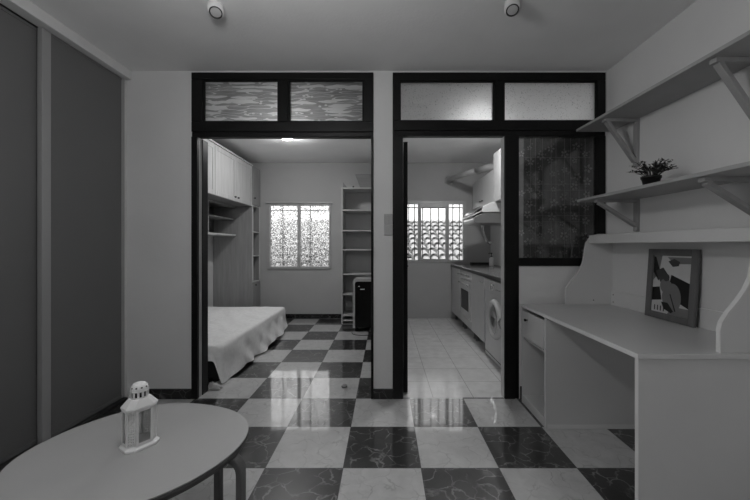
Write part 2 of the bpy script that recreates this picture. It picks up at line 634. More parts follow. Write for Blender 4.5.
# partition with the two glazed door frames
pw = MB()
Y0, Y1 = YP, YP + PT
pw.box(XL, -1.541, Y0, Y1, 0, ZC).box(-0.089, 0.064, Y0, Y1, 0, ZC).box(1.762, XR, Y0, Y1, 0, ZC)
pw.box(-1.541, -0.089, Y0, Y1, 2.604, ZC).box(0.064, 1.762, Y0, Y1, 2.604, ZC).box(1.075, 1.762, Y0, Y1, 0, 1.06)
struct('wall_partition', pw, 'wall', 'painted partition wall around the two black door frames', 'wall')
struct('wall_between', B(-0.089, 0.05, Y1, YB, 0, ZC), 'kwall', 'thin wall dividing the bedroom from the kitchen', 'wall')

# far wall with two window openings
bx0, bx1, bz0, bz1 = -1.970, -0.908, 0.833, 1.944
kx0, kx1, kz0, kz1 = 0.27, 1.37, 0.945, 1.975
fw = MB()
fw.box(XL, bx0, YB, YB + 0.15, 0, ZC).box(bx0, bx1, YB, YB + 0.15, 0, bz0).box(bx0, bx1, YB, YB + 0.15, bz1, ZC)
fw.box(bx1, kx0, YB, YB + 0.15, 0, ZC).box(kx0, kx1, YB, YB + 0.15, 0, kz0).box(kx0, kx1, YB, YB + 0.15, kz1, ZC).box(kx1, XR, YB, YB + 0.15, 0, ZC)
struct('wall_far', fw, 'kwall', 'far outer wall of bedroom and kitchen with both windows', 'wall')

# dark marble skirting
struct('baseboard_left', B(-2.02, -1.541, YP - 0.014, YP, 0, 0.08), 'skirting', 'dark marble skirting between wardrobe and left door frame', 'baseboard', bevel=0.002)
struct('baseboard_partition', B(-0.089, 0.064, YP - 0.014, YP, 0, 0.08), 'skirting', 'short dark marble skirting between the two door frames', 'baseboard', bevel=0.002)
struct('baseboard_right', B(1.082, 1.775, YP - 0.014, YP, 0, 0.10), 'skirting', 'dark skirting tile under the curtained window behind desk', 'baseboard', bevel=0.002)
struct('baseboard_far', B(-2.09, -0.69, YB - 0.014, YB, 0, 0.078), 'skirting', 'dark marble skirting under the bedroom window', 'baseboard', bevel=0.002)

# --- left frame: bedroom doorway with transom
FY0, FY1 = YP - 0.012, YP + 0.055
d1 = thing('door_1', (-0.815, YP, 0), 'black wooden frame of the bedroom doorway with two patterned transom panes', 'door frame', kind='structure')
f = MB()
f.box(-1.541, -1.453, FY0, FY1, 2.212, 2.548).box(-0.165, -0.089, FY0, FY1, 2.212, 2.548).box(-1.541, -0.089, FY0, FY1, 2.548, 2.604)
f.box(-0.845, -0.773, FY0, FY1, 2.212, 2.548).box(-1.541, -0.089, FY0, FY1, 2.130, 2.212).box(-1.541, -0.089, FY0 + 0.008, FY1, 2.092, 2.130)
f.build('transom_frame', 'black', d1, 0.004)
g = MB()
for (a, b) in ((-1.453, -0.845), (-0.773, -0.165)):
    z0, z1 = 2.212, 2.548
    g.box(a, a + 0.014, FY0 + 0.012, FY1 - 0.005, z0, z1).box(b - 0.014, b, FY0 + 0.012, FY1 - 0.005, z0, z1)
    g.box(a + 0.014, b - 0.014, FY0 + 0.012, FY1 - 0.005, z1 - 0.012, z1).box(a + 0.014, b - 0.014, FY0 + 0.012, FY1 - 0.005, z0, z0 + 0.010)
g.build('glazing_bead', 'black', d1, 0.002)
B(-1.541, -1.493, FY0, FY0 + 0.03, 0, 2.092).box(-0.109, -0.089, FY0, FY1, 0, 2.092).build('jamb', 'black', d1, 0.003)
lab(B(-1.541, -1.493, FY0 + 0.03, YP + 0.060, 0, 2.092).build('jamb_lining', 'liner', d1, 0.001), 'light grey lining inside the black jamb')
B(-1.541, -1.487, YP + 0.060, YP + 0.145, 0, 2.092).build('jamb', 'black', d1, 0.003)
for (a, b) in ((-1.439, -0.859), (-0.759, -0.179)):
    B(a, b, YP + 0.012, YP + 0.018, 2.222, 2.536).build('pane', 'bark', d1)

# --- right frame: kitchen doorway, transom and internal window
d2 = thing('door_2', (0.913, YP, 0), 'black wooden frame of the kitchen doorway and its curtained side window', 'door frame', kind='structure')
f = MB()
f.box(0.064, 0.120, FY0, FY1, 2.22, 2.54).box(1.696, 1.762, FY0, FY1, 2.22, 2.54).box(0.064, 1.762, FY0, FY1, 2.54, 2.604)
f.box(0.879, 0.952, FY0, FY1, 2.22, 2.54).box(0.064, 1.762, FY0, FY1, 2.14, 2.22).box(0.064, 1.762, FY0 + 0.006, FY1, 2.10, 2.14)
f.build('transom_frame', 'black', d2, 0.004)
g = MB()
for (a, b) in ((0.120, 0.879), (0.952, 1.696)):
    g.box(a, a + 0.010, FY0 + 0.012, FY1 - 0.005, 2.22, 2.54).box(b - 0.010, b, FY0 + 0.012, FY1 - 0.005, 2.22, 2.54)
    g.box(a + 0.01, b - 0.01, FY0 + 0.012, FY1 - 0.005, 2.531, 2.54).box(a + 0.01, b - 0.01, FY0 + 0.012, FY1 - 0.005, 2.22, 2.229)
g.build('glazing_bead', 'black', d2, 0.002)
B(0.064, 0.147, FY0, FY1, 0, 2.10).build('jamb', 'black', d2, 0.003)
MB().box(0.958, 1.040, FY0, YP + 0.03, 0, 2.10).box(1.040, 1.075, FY0 + 0.010, FY1, 0, 2.10).build('jamb', 'black', d2, 0.003)
lab(B(0.955, 1.040, YP + 0.008, YP + PT, 0, 2.098).build('jamb_lining', 'edge', d2), 'pale lining inside the kitchen doorway')
f = MB()
f.box(1.700, 1.762, FY0, FY1, 1.06, 2.10).box(1.075, 1.700, FY0, FY1, 1.060, 1.124)
f.build('side_window_frame', 'black', d2, 0.004)
for (a, b) in ((0.130, 0.869), (0.962, 1.686)):
    B(a, b, YP + 0.012, YP + 0.018, 2.229, 2.531).build('pane', 'frost', d2)
lab(B(1.075, 1.700, YP + 0.012, YP + 0.017, 1.124, 2.10).build('pane', 'glass', d2), 'clear glass pane of the side window')

# --- open kitchen door leaf, seen edge on
kd = thing('door_3', (0.170, YP + 0.085, 0), 'black kitchen door standing open against the left kitchen wall', 'door', kind='structure')
ax = Vector((0.037, 0.74, 0)).normalized()
nx = Vector((ax.y, -ax.x, 0))
hc = Vector((0.172, YP + 0.085, 0))
MB().obox(hc + ax * 0.37 + Vector((0, 0, 1.045)), ax * 0.37, nx * 0.018, (0, 0, 1.035)).build('door_leaf', 'black', kd, 0.003)
hp = hc + ax * 0.68 + Vector((0, 0, 1.105))
hd = MB()
hd.obox(hp + nx * 0.020 + Vector((0, 0, -0.05)), ax * 0.018, nx * 0.004, (0, 0, 0.10))
hd.tube([hp + nx * 0.020, hp + nx * 0.055, hp + nx * 0.060 - ax * 0.012, hp + nx * 0.058 - ax * 0.11], 0.008)
hd.tube([hp + nx * 0.022 + Vector((0, 0, -0.09)), hp + nx * 0.036 + Vector((0, 0, -0.09))], 0.009)
hd.build('handle', 'knob', kd, 0)

# --- bedroom window
w1 = thing('window_1', (-1.44, YB, bz0), 'bedroom sliding window of stippled glass in grey aluminium', 'window', kind='structure')
f = MB()
ya, yb = YB - 0.02, YB + 0.06
f.box(bx0, bx0 + 0.045, ya, yb, bz0, bz1).box(bx1 - 0.025, bx1, ya, yb, bz0, bz1).box(bx0 + 0.045, bx1 - 0.025, ya, yb, bz1 - 0.045, bz1).box(bx0 + 0.045, bx1 - 0.025, ya, yb, bz0, bz0 + 0.045)
f.build('window_frame', 'winframe', w1, 0.003)
B(-1.468, -1.418, ya + 0.01, yb - 0.01, bz0 + 0.045, bz1 - 0.045).build('sash_stile', 'winframe', w1, 0.003)
B(bx0 - 0.02, bx1 + 0.03, YB - 0.05, YB - 0.021, bz1 - 0.012, bz1 + 0.012).build('drip_rail', 'winframe', w1, 0.003)
B(bx0 + 0.045, -1.468, YB + 0.015, YB + 0.021, bz0 + 0.045, bz1 - 0.045).build('pane', 'stip', w1)
B(-1.418, bx1 - 0.025, YB + 0.015, YB + 0.021, bz0 + 0.045, bz1 - 0.045).build('pane', 'stip', w1)

# --- kitchen window
w2 = thing('window_2', (0.82, YB, kz0), 'three-light kitchen window with white frame over the roofs', 'window', kind='structure')
f = MB()
ya, yb = YB - 0.015, YB + 0.06
f.box(kx0, kx0 + 0.05, ya, yb, kz0, kz1).box(kx1 - 0.05, kx1, ya, yb, kz0, kz1).box(kx0 + 0.05, kx1 - 0.05, ya, yb, kz1 - 0.05, kz1).box(kx0 + 0.05, kx1 - 0.05, ya, yb, kz0, kz0 + 0.04)
f.box(0.560, 0.590, ya, yb, kz0 + 0.04, kz1 - 0.05).box(1.045, 1.080, ya, yb, kz0 + 0.04, kz1 - 0.05)
f.build('window_frame', 'winframe', w2, 0.003)
f = MB()
f.box(0.592, 0.614, ya - 0.01, ya + 0.04, kz0 + 0.042, kz1 - 0.052).box(1.023, 1.043, ya - 0.01, ya + 0.04, kz0 + 0.042, kz1 - 0.052)
f.box(0.614, 1.023, ya - 0.01, ya + 0.04, kz1 - 0.105, kz1 - 0.052).box(0.614, 1.023, ya - 0.01, ya + 0.04, kz0 + 0.042, kz0 + 0.058)
f.build('sash', 'winframe', w2, 0.003)
for (a, b) in ((kx0 + 0.05, 0.560), (0.614, 1.023), (1.080, kx1 - 0.05)):
    B(a, b, YB + 0.012, YB + 0.017, kz0 + 0.04, kz1 - 0.05).build('pane', 'glass', w2)

# --- outside: iron grilles and the neighbouring tiled roof
gr = thing('window_grille', (-1.44, YB + 0.2, bz0), 'black iron bars outside the bedroom window', 'grille')
for x in (-1.768, -1.290):
    MB().tube([(x, YB + 0.19, bz0 - 0.1), (x, YB + 0.19, bz1 + 0.1)], 0.013, 8).build('bar', 'iron', gr)
B(-2.1, -0.8, YB + 0.152, YB + 0.180, 1.825, 1.845).build('cross_bar', 'iron', gr)
B(-2.1, -0.8, YB + 0.152, YB + 0.180, bz0 - 0.06, bz0 - 0.04).build('cross_bar', 'iron', gr)
gr = thing('window_grille', (0.82, YB + 0.2, kz0), 'black iron bars outside the kitchen window', 'grille')
for x in (0.42, 0.52, 0.66, 0.80, 0.935, 1.07, 1.185, 1.30):
    MB().tube([(x, YB + 0.19, kz0 - 0.1), (x, YB + 0.19, kz1 + 0.1)], 0.008, 8).build('bar', 'iron', gr)
B(0.2, 1.45, YB + 0.152, YB + 0.180, 1.875, 1.89).build('cross_bar', 'iron', gr)
B(0.2, 1.45, YB + 0.152, YB + 0.180, kz0 - 0.06, kz0 - 0.04).build('cross_bar', 'iron', gr)

rf = MB()
ry0, rz0, ry1, rz1 = 6.7, 0.70, 10.6, 1.985
rd = Vector((0, ry1 - ry0, rz1 - rz0))
RL = rd.length
rd.normalize()
rn = Vector((0, -rd.z, rd.y))
rows, pitch = 10, 0.19
rl = RL / rows
rx = -5.0
while rx < 5.6:
    for j in range(rows):
        jx = random.uniform(-.010, .010)
        # cover tile (open barrel, raised lower end) and the channel tile beside it
        for (cx_, sgn, r0, r1, l0, l1) in ((rx + jx, 1, 0.088, 0.070, 0.060, 0.004), (rx + pitch / 2, -1, 0.075, 0.088, 0.030, 0.012)):
            vs, fs = [], []
            for rr, dd, lift in ((r0, j * rl - 0.06, l0), (r1, (j + 1) * rl + 0.02, l1)):
                for (ra, rv) in ((rr, 0), (rr - 0.016, 1)):
                    for k in range(9):
                        a = PI * k / 8
                        vs.append(Vector((cx_ + ra * math.cos(a), ry0, rz0)) + rd * dd + rn * (sgn * ra * math.sin(a) * (0.85 if sgn > 0 else 0.35) + lift))
            for k in range(8):
                fs += [(k, k + 1, 19 + k, 18 + k), (9 + k, 27 + k, 28 + k, 10 + k), (k, 9 + k, 10 + k, k + 1)]
            rf.add(vs, fs, False)
    rx += pitch
ro = thing('neighbouring_roof', (0, 8.6, 0.7), 'sloping roof of curved clay tiles outside the kitchen window', 'roof')
rf.build('roof_tiles', 'roof', ro)
MB().obox(Vector((0.3, ry0, rz0)) + rd * RL / 2 - rn * 0.06, (5.4, 0, 0), rd * (RL / 2 + 0.05), rn * 0.05).build('roof_deck', 'roofd', ro)
B(-5.0, 5.5, 6.95, 10.4, -0.06, 0.62).build('house_wall', 'kwall', ro)

# ------------------------------------------------------------------ sliding wardrobe (left)
wd = thing('sliding_wardrobe', (-2.35, 1.7, 0), 'tall built-in wardrobe with dark grey sliding doors left of the table', 'wardrobe')
WX = -2.02
lab(B(-2.10, WX, 0.60, YP - 0.003, 2.545, ZC - 0.002).build('fascia', 'fascia', wd, 0.004), 'pale painted fascia board above the doors')
B(XL + 0.005, -2.04, 0.60, 0.63, 0, 2.544).build('side_panel', 'fascia', wd, 0.002)
B(-2.150, -2.040, 0.60, YP - 0.016, 0.0, 0.018).build('floor_track', 'track', wd, 0.002)
B(-2.150, -2.104, 0.60, YP - 0.016, 2.545, 2.60).build('top_track', 'track', wd, 0.002)


def slide_door(y0, y1, xf, near, far):
    """door whose front face is at x = xf, stile widths near and far"""
    dd = B(xf - 0.028, xf - 0.008, y0 + near, y1 - far, 0.025, 2.536).build('sliding_door', 'ward', wd)
    for (a, b, w) in ((y0, y0 + near, near), (y1 - far, y1, far)):
        lab(B(xf - 0.032, xf, a, b, 0.022, 2.540).build('stile', 'stile', dd, 0.004), 'aluminium edge profile of the door')
    for (za, zb) in ((0.022, 0.05), (2.522, 2.540)):
        B(xf - 0.03, xf - 0.004, y0 + near, y1 - far, za, zb).build('rail', 'ward', dd, 0.002)
    return dd


slide_door(2.063, 2.718, -2.064, 0.056, 0.026)
slide_door(1.330, 2.100, -2.102, 0.045, 0.022)
slide_door(0.640, 1.370, -2.064, 0.045, 0.040)
B(XL + 0.005, -2.155, 0.64, YP - 0.02, 1.9, 1.92).build('inner_shelf', 'panelw', wd)
B(-2.130, -2.060, 2.720, 2.734, 0.02, 2.543).build('end_profile', 'fascia', wd, 0.001)

# ------------------------------------------------------------------ coffee table
TC = (-0.94, 1.31)
TH = 0.46


def table_r(t, d=0.0):
    return 0.366 + 0.0207 * math.cos(2 * t) + 0.0075 * math.sin(4 * t) - d


def table_outline(d=0.0, n=96):
    return [(TC[0] + table_r(2 * PI * k / n, d) * math.cos(2 * PI * k / n), TC[1] + table_r(2 * PI * k / n, d) * math.sin(2 * PI * k / n)) for k in range(n)]


ct = thing('coffee_table', (TC[0], TC[1], 0), 'low rounded coffee table with pale top and bent wooden legs', 'table')
tp = MB()
tp.prism(table_outline(), TH - 0.005, TH, 'z', True)
tt = tp.build('tabletop', 'table', ct)
lab(MB().prism(table_outline(0.001), TH - 0.027, TH - 0.005, 'z', True).build('edge_band', 'tedge', tt), 'darker edge of the tabletop')


def bent_leg(x, y):
    d = Vector((TC[0] - x, TC[1] - y, 0)).normalized()
    o = Vector((x, y, 0))
    zt = TH - 0.027 - 0.011
    path = [o, o + Vector((0, 0, 0.2)), o + Vector((0, 0, zt - 0.06))]
    for k in range(1, 7):
        a = PI / 2 * k / 6
        path.append(o + d * (0.06 * (1 - math.cos(a))) + Vector((0, 0, zt - 0.06 + 0.06 * math.sin(a))))
    path.append(o + d * 0.24 + Vector((0, 0, zt)))
    side = d.cross(Vector((0, 0, 1)))
    MB().sweep(path, 0.046, 0.022, side).build('leg', 'tleg', ct, 0.004)


for (lx, ly) in ((-0.546, 1.300), (-0.765, 1.575), (-1.334, 1.320), (-1.115, 1.045)):
    bent_leg(lx, ly)

# ------------------------------------------------------------------ lantern on the table
ln = thing('lantern', (-0.938, 1.310, TH + 0.0005), 'small white metal candle lantern with pierced dome standing on the table', 'lantern', rz=math.radians(57))


def octo(L, W, c, s=1.0):
    """rectangle L x W with corners cut by c"""
    a, b = L / 2 * s, W / 2 * s
    return [(a - c, -b), (a, -b + c), (a, b - c), (a - c, b), (-a + c, b), (-a, b - c), (-a, -b + c), (-a + c, -b)]


def loft(mb, rings, cap=True):
    n = len(rings[0][0])
    vs = [(p[0], p[1], z) for (ring, z) in rings for p in ring]
    fs = []
    for i in range(len(rings) - 1):
        for k in range(n):
            fs.append((i * n + k, i * n + (k + 1) % n, (i + 1) * n + (k + 1) % n, (i + 1) * n + k))
    if cap:
        fs.append(list(range(n))[::-1])
        fs.append(list(range(len(vs) - n, len(vs))))
    return mb.add(vs, fs)


LL, LW, LC = 0.100, 0.084, 0.0215
loft(MB(), [(octo(LL + .016, LW + .016, LC), 0), (octo(LL + .016, LW + .016, LC), 0.008), (octo(LL, LW, LC), 0.015), (octo(LL, LW, LC), 0.018)]).build('base', 'lantern', ln, 0.001, local=True)
loft(MB(), [(octo(LL + .008, LW + .008, LC), 0.150), (octo(LL + .008, LW + .008, LC), 0.157), (octo(0.066, 0.062, 0.018), 0.183), (octo(0.064, 0.060, 0.018), 0.184)]).build('roof', 'lantern', ln, 0.001, local=True)
oc = octo(LL, LW, LC)
for i in range(8):
    a, b = Vector((*oc[i], 0)), Vector((*oc[(i + 1) % 8], 0))
    d = (b - a).normalized()
    nrm = Vector((d.y, -d.x, 0))
    Lk = (b - a).length
    mid = (a + b) / 2
    if i % 2 == 0:           # pierced corner strip: a lattice with small round openings
        mb = MB()
        w = Lk / 2 - 0.001
        z0, z1 = 0.018, 0.150
        cols, rowsn, hole = 3, 13, 0.0022
        us = [-w + 2 * w * k / (cols * 2 + 1) for k in range(cols * 2 + 2)]
        zs = [z0 + (z1 - z0) * k / (rowsn * 2 + 1) for k in range(rowsn * 2 + 2)]
        for q in range(rowsn * 2 + 1):
            for p in range(cols * 2 + 1):
                if p % 2 == 1 and q % 2 == 1:
                    continue
                c = mid + d * ((us[p] + us[p + 1]) / 2) + Vector((0, 0, (zs[q] + zs[q + 1]) / 2))
                e0 = c - d * (us[p + 1] - us[p]) / 2
                e1 = c + d * (us[p + 1] - us[p]) / 2
                hz = (zs[q + 1] - zs[q]) / 2
                mb.add([e0 - Vector((0, 0, hz)), e1 - Vector((0, 0, hz)), e1 + Vector((0, 0, hz)), e0 + Vector((0, 0, hz))], [(0, 1, 2, 3)])
        o = mb.build('pierced_corner', 'lantern', ln, local=True, solid=0.002)
    else:
        mb = MB()
        zc = 0.084
        mb.obox(mid + d * (Lk / 2 - 0.0045) + Vector((0, 0, zc)), d * 0.004, nrm * 0.0018, (0, 0, 0.066))
        mb.obox(mid - d * (Lk / 2 - 0.0045) + Vector((0, 0, zc)), d * 0.004, nrm * 0.0018, (0, 0, 0.066))
        mb.obox(mid + Vector((0, 0, 0.146)), d * (Lk / 2 - 0.009), nrm * 0.0018, (0, 0, 0.004))
        mb.obox(mid + Vector((0, 0, 0.022)), d * (Lk / 2 - 0.009), nrm * 0.0018, (0, 0, 0.004))
        mb.build('side_frame', 'lantern', ln, local=True)
        lab(MB().obox(mid + Vector((0, 0, zc)) - nrm * 0.0005, d * (Lk / 2 - 0.009), nrm * 0.0007, (0, 0, 0.057)).build('pane', 'lglass', ln, local=True), 'clear glass side')
# chimney with slots, then the pierced dome
mb = MB()
mb.lathe([(0.0295, 0.184), (0.0295, 0.188), (0.0265, 0.188), (0.0265, 0.184)], n=32, closed=True)
mb.lathe([(0.0295, 0.207), (0.0305, 0.211), (0.0265, 0.212), (0.0265, 0.207)], n=32, closed=True)
for k in range(12):
    a = 2 * PI * k / 12
    mb.obox((0.028 * math.cos(a), 0.028 * math.sin(a), 0.1975), (0.0015 * math.cos(a), 0.0015 * math.sin(a), 0), (-0.0036 * math.sin(a), 0.0036 * math.cos(a), 0), (0, 0, 0.0105))
ch = mb.build('chimney', 'lantern', ln, local=True)
lab(MB().lathe([(0.0235, 0.185), (0.0235, 0.211)], n=24).build('chimney_core', 'knob', ch, local=True), 'dark inside of the slotted chimney')
mb = MB()
prof = [(0.029, 0.212), (0.0288, 0.219), (0.0262, 0.228), (0.0200, 0.2345), (0.0115, 0.2385), (0.0005, 0.240)]
mb.lathe(prof, n=32)
dm = mb.build('dome', 'lantern', ln, local=True)
mb = MB()
for k in range(10):
    a = 2 * PI * (k + 0.3) / 10
    nrm = Vector((math.cos(a) * 0.9, math.sin(a) * 0.9, 0.45)).normalized()
    c = Vector((0.0272 * math.cos(a), 0.0272 * math.sin(a), 0.2240)) - nrm * 0.0005
    mb.lathe([(0.0032, -0.003), (0.0032, 0.0009), (0.0001, 0.0010)], c, 12, nrm)
lab(mb.build('vent_hole', 'ink', dm, local=True), 'dark round vent openings in the dome')
# wire handle folded down at the side
hpts = []
for k in range(13):
    a = PI * k / 12
    hpts.append((0.031 * math.cos(a), 0.004 + 0.046 * math.sin(a), 0.199 - 0.040 * math.sin(a)))
MB().tube(hpts, 0.0014, 6).build('handle', 'lantern', ln, local=True)

# ------------------------------------------------------------------ desk with hutch (right)
DZ = 0.765
DX = 1.068
dk = thing('writing_desk', (1.42, 2.06, 0), 'white writing desk with curved hutch sides along the right wall', 'desk')
top = B(DX, 1.775, 1.440, 2.685, DZ - 0.022, DZ).build('desktop', 'desk', dk, 0.002)
lab(B(DX - 0.0015, DX, 1.440, 2.685, DZ - 0.0215, DZ - 0.0005).build('edge_band', 'edge', top), 'brighter edge band of the desktop')
sp_ = B(DX + 0.012, 1.770, 1.455, 1.475, 0, DZ - 0.022).build('side_panel', 'desk', dk, 0.0015)
lab(B(DX + 0.0105, DX + 0.012, 1.455, 1.475, 0.001, DZ - 0.023).build('edge_band', 'edge', sp_), 'brighter edge band of the near panel')
# pedestal
B(1.072, 1.770, 2.281, 2.299, 0, DZ - 0.022).build('pedestal_side', 'desk', dk, 0.0015)
B(1.072, 1.770, 2.660, 2.678, 0, DZ - 0.022).build('pedestal_side', 'desk', dk, 0.0015)
B(1.074, 1.755, 2.299, 2.660, 0.045, 0.063).build('pedestal_shelf', 'desk', dk, 0.0015)
B(1.074, 1.740, 2.299, 2.660, 0.001, 0.045).build('plinth', 'desk', dk)
B(1.755, 1.770, 2.299, 2.660, 0.045, DZ - 0.022).build('pedestal_back', 'desk', dk)
B(1.080, 1.755, 2.299, 2.660, 0.500, 0.512).build('drawer_divider', 'desk', dk)
dr = B(1.064, 1.082, 2.302, 2.640, 0.525, 0.722).build('drawer', 'desk', dk, 0.0015)
MB().lathe([(0.004, 0), (0.004, 0.010), (0.010, 0.014), (0.011, 0.020), (0.007, 0.025), (0.0005, 0.026)], (1.064, 2.55, 0.668), 16, (-1, 0, 0)).build('knob', 'knob', dr)
B(1.082, 1.5, 2.315, 2.63, 0.545, 0.690).build('drawer_box', 'desk', dr)
B(1.085, 1.765, 2.2795, 2.281, 0.001, 0.03).build('kick_strip', 'edge', dk)
B(1.20, 1.765, 1.476, 1.494, DZ - 0.075, DZ - 0.0225).build('cleat', 'desk', dk, 0.001)
B(1.755, 1.772, 1.476, 2.281, 0.35, DZ - 0.0225).build('modesty_panel', 'desk', dk, 0.001)
# hutch
prof = [(1.405, DZ), (1.405, .862), (1.413, .895), (1.440, .938), (1.480, .985), (1.515, 1.035), (1.538, 1.085), (1.549, 1.14), (1.556, 1.20), (1.568, 1.247), (1.592, 1.283), (1.626, 1.305), (1.665, 1.314), (1.775, 1.314)]
prof = prof + [(1.775, DZ)]
fs_ = MB().prism(prof, 2.655, 2.675, 'y').build('hutch_side', 'desk', dk, 0.0015)
prof = [(p[0] + (0.024 if p[0] < 1.7 else 0), p[1]) for p in prof]      # this side is set a little further back
ns_ = MB().prism(prof, 1.455, 1.475, 'y').build('hutch_side', 'desk', dk, 0.0015)
eb = []
for p in prof[:-2]:
    eb.append((p[0] - 0.001, 1.465, p[1]))
lab(MB().sweep(eb, 0.0195, 0.0016, (0, 1, 0)).build('edge_band', 'edge', ns_), 'bright edge band following the curved profile')
hs = B(1.590, 1.775, 1.475, 2.655, 1.262, 1.282).build('hutch_shelf', 'desk', dk, 0.0015)
B(1.585, 1.600, 1.475, 2.655, 1.240, 1.303).build('front_lip', 'desk', hs, 0.002)
B(1.768, 1.777, 1.475, 2.655, 0.875, 1.262).build('hutch_back', 'desk', dk)
B(1.757, 1.775, 1.475, 2.655, DZ, 0.875).build('back_rail', 'desk', dk, 0.0015)
for (x, z) in ((1.62, 0.80), (1.67, 1.295)):
    MB().lathe([(0.0045, 0), (0.0045, 0.0015), (0.0002, 0.0016)], (x, 2.655, z), 10, (0, -1, 0)).build('screw_cap', 'knob', fs_)
for (y, z) in ((2.63, 0.845), (2.63, 0.79)):
    MB().lathe([(0.0045, 0), (0.0045, 0.0015), (0.0002, 0.0016)], (1.757, y, z), 10, (-1, 0, 0)).build('screw_cap', 'knob', dk)

# ------------------------------------------------------------------ framed picture leaning on the desk's back rail
PB, PTp = 1.728, 1.7565           # x of the bottom and top of its back
pz = DZ + 0.0008
PH = 0.435
pf = thing('picture_frame', (1.74, 2.0725, pz), 'grey wooden frame with abstract guitar picture leaning on the desk', 'picture')
up = Vector((PTp - PB, 0, PH)).normalized()
rt = Vector((0, -1, 0))
fn = Vector((-up.z, 0, up.x))       # towards the room
o0 = Vector((PB - 0.0005, 2.0725, pz)) + fn * 0.010
HW, HH = 0.178, PH / 2


def pp(u, v, n=0.0):
    """point on the picture plane: u towards the camera, v up, n out"""
    return o0 + rt * u + up * (v + HH) + fn * n


def pbox(mb, u0, u1, v0, v1, n0, n1):
    return mb.obox(pp((u0 + u1) / 2, (v0 + v1) / 2, (n0 + n1) / 2), rt * (u1 - u0) / 2, up * (v1 - v0) / 2, fn * (n1 - n0) / 2)


fb = 0.040
mb = MB()
pbox(mb, -HW, -HW + fb, -HH, HH, -0.008, 0.010)
pbox(mb, HW - fb, HW, -HH, HH, -0.008, 0.010)
pbox(mb, -HW + fb, HW - fb, HH - fb, HH, -0.008, 0.010)
pbox(mb, -HW + fb, HW - fb, -HH, -HH + fb, -0.008, 0.010)
mb.build('frame', 'frame', pf, 0.003)
mb = MB()
pbox(mb, -HW + fb, HW - fb, -HH + fb, HH - fb, -0.006, -0.002)
pic = mb.build('picture', 'grey2', pf)
lay = [0]


def shape(name, mat, pts):
    lay[0] += 1
    n = -0.002 + 0.0002 * lay[0]
    w, h = HW - fb, HH - fb
    mb = MB()
    k = len(pts)
    vs = [pp(x * w, y * h, n) for x, y in pts] + [pp(x * w, y * h, n - 0.0002) for x, y in pts]
    mb.add(vs, [list(range(k)), list(range(2 * k - 1, k - 1, -1))] + [(i, i + k, (i + 1) % k + k, (i + 1) % k) for i in range(k)])
    mb.build(name, mat, pic)


def ell(cx, cy, a, b, rot=0, n=28, e=0.0):
    out = []
    for k in range(n):
        t = 2 * PI * k / n
        x, y = a * math.cos(t) * (1 + e * math.sin(t)), b * math.sin(t)
        out.append((cx + x * math.cos(rot) - y * math.sin(rot), cy + (x * math.sin(rot) + y * math.cos(rot)) * 1.0))
    return out


shape('background_patch', 'grey1', [(-1, 1), (-.55, 1), (-.7, .35), (-1, .1)])
shape('background_patch', 'ink', [(-1, .95), (-.9, .95), (-.55, .3), (-.7, .1), (-1, .4)])
shape('background_patch', 'ink', [(-1, -.15), (-.6, -.1), (-.45, -.55), (-1, -.62)])
shape('background_patch', 'ink', [(.0, .35), (.98, .1), (.98, -.72), (.2, -.5), (-.1, .0)])
shape('background_patch', 'grey1', [(-.25, .95), (.1, .72), (.98, .75), (.98, .95)])
shape('background_patch', 'grey3', [(-.2, .8), (.05, .62), (.35, .66), (.4, .8), (.1, .9)])
shape('background_patch', 'grey1', [(.15, -.72), (.98, -.72), (.98, -1), (-.1, -1)])
shape('guitar_neck', 'grey3', [(-.85, .45), (-.45, .58), (-.12, .3), (-.05, .05), (-.45, -.05), (-.7, .2)])
shape('guitar_body', 'grey1', ell(.08, -.40, .50, .46, -.35, e=-0.12))
shape('guitar_body', 'grey1', ell(-.22, -.08, .36, .26, -.35))
shape('sound_hole', 'grey3', ell(-.25, .24, .17, .13))
shape('guitar_shadow', 'ink', [(-.45, -.62), (-.1, -.62), (.22, -.88), (.1, -.95), (-.3, -.85)])
shape('guitar_string', 'ink', [(-.02, -.32), (.02, -.30), (.34, -.86), (.28, -.88)])
for k in range(4):
    x = -.82 + k * .17
    shape('keyboard_key', 'ink', [(x, -.76), (x + .05, -.76), (x + .05, -.94), (x, -.94)])
mb = MB()
pbox(mb, -0.02, 0.02, -HH + 0.03, 0.02, -0.0095, -0.0065)
mb.build('strut', 'frame', pf)

# ------------------------------------------------------------------ two wall shelves with brackets


def bracket(parent, y, xf, z, drop=0.335):
    """triangular wooden bracket under a board whose underside is at z"""
    w = 0.036
    mb = MB()
    mb.box(XR - 0.024, XR - 0.002, y - w / 2, y + w / 2, z - drop, z)
    mb.box(xf, XR - 0.024, y - w / 2, y + w / 2, z - 0.022, z)
    a, b = Vector((xf + 0.030, y, z - 0.030)), Vector((XR - 0.030, y, z - drop + 0.045))
    d = (b - a).normalized()
    n = d.cross(Vector((0, 1, 0)))
    mb.obox((a + b) / 2, d * ((b - a).length / 2 + 0.012), Vector((0, w / 2 - 0.001, 0)), n * 0.011)
    return mb.build('bracket', 'bracket', parent, 0.002)


def wall_shelf(xf, z, yfar, label, by, sag, drop):
    s = thing('wall_shelf', (1.65, yfar, z), label, 'shelf', 'wall shelves over the desk')
    s.rotation_euler.x = sag           # hangs slightly lower towards the camera
    B(xf, XR - 0.002, 0.55, yfar, z, z + 0.019).build('board', 'shelf', s, 0.002)
    for y in by:
        bracket(s, y, xf + 0.03, z, drop)
    return s


us = wall_shelf(1.505, 2.117, 2.69, 'empty long wall shelf highest on the right wall near the ceiling', (2.40, 1.60), 0.019, 0.335)
ls = wall_shelf(1.450, 1.550, 2.580, 'lower long wall shelf carrying the potted plant', (2.40, 1.60), 0.009, 0.225)

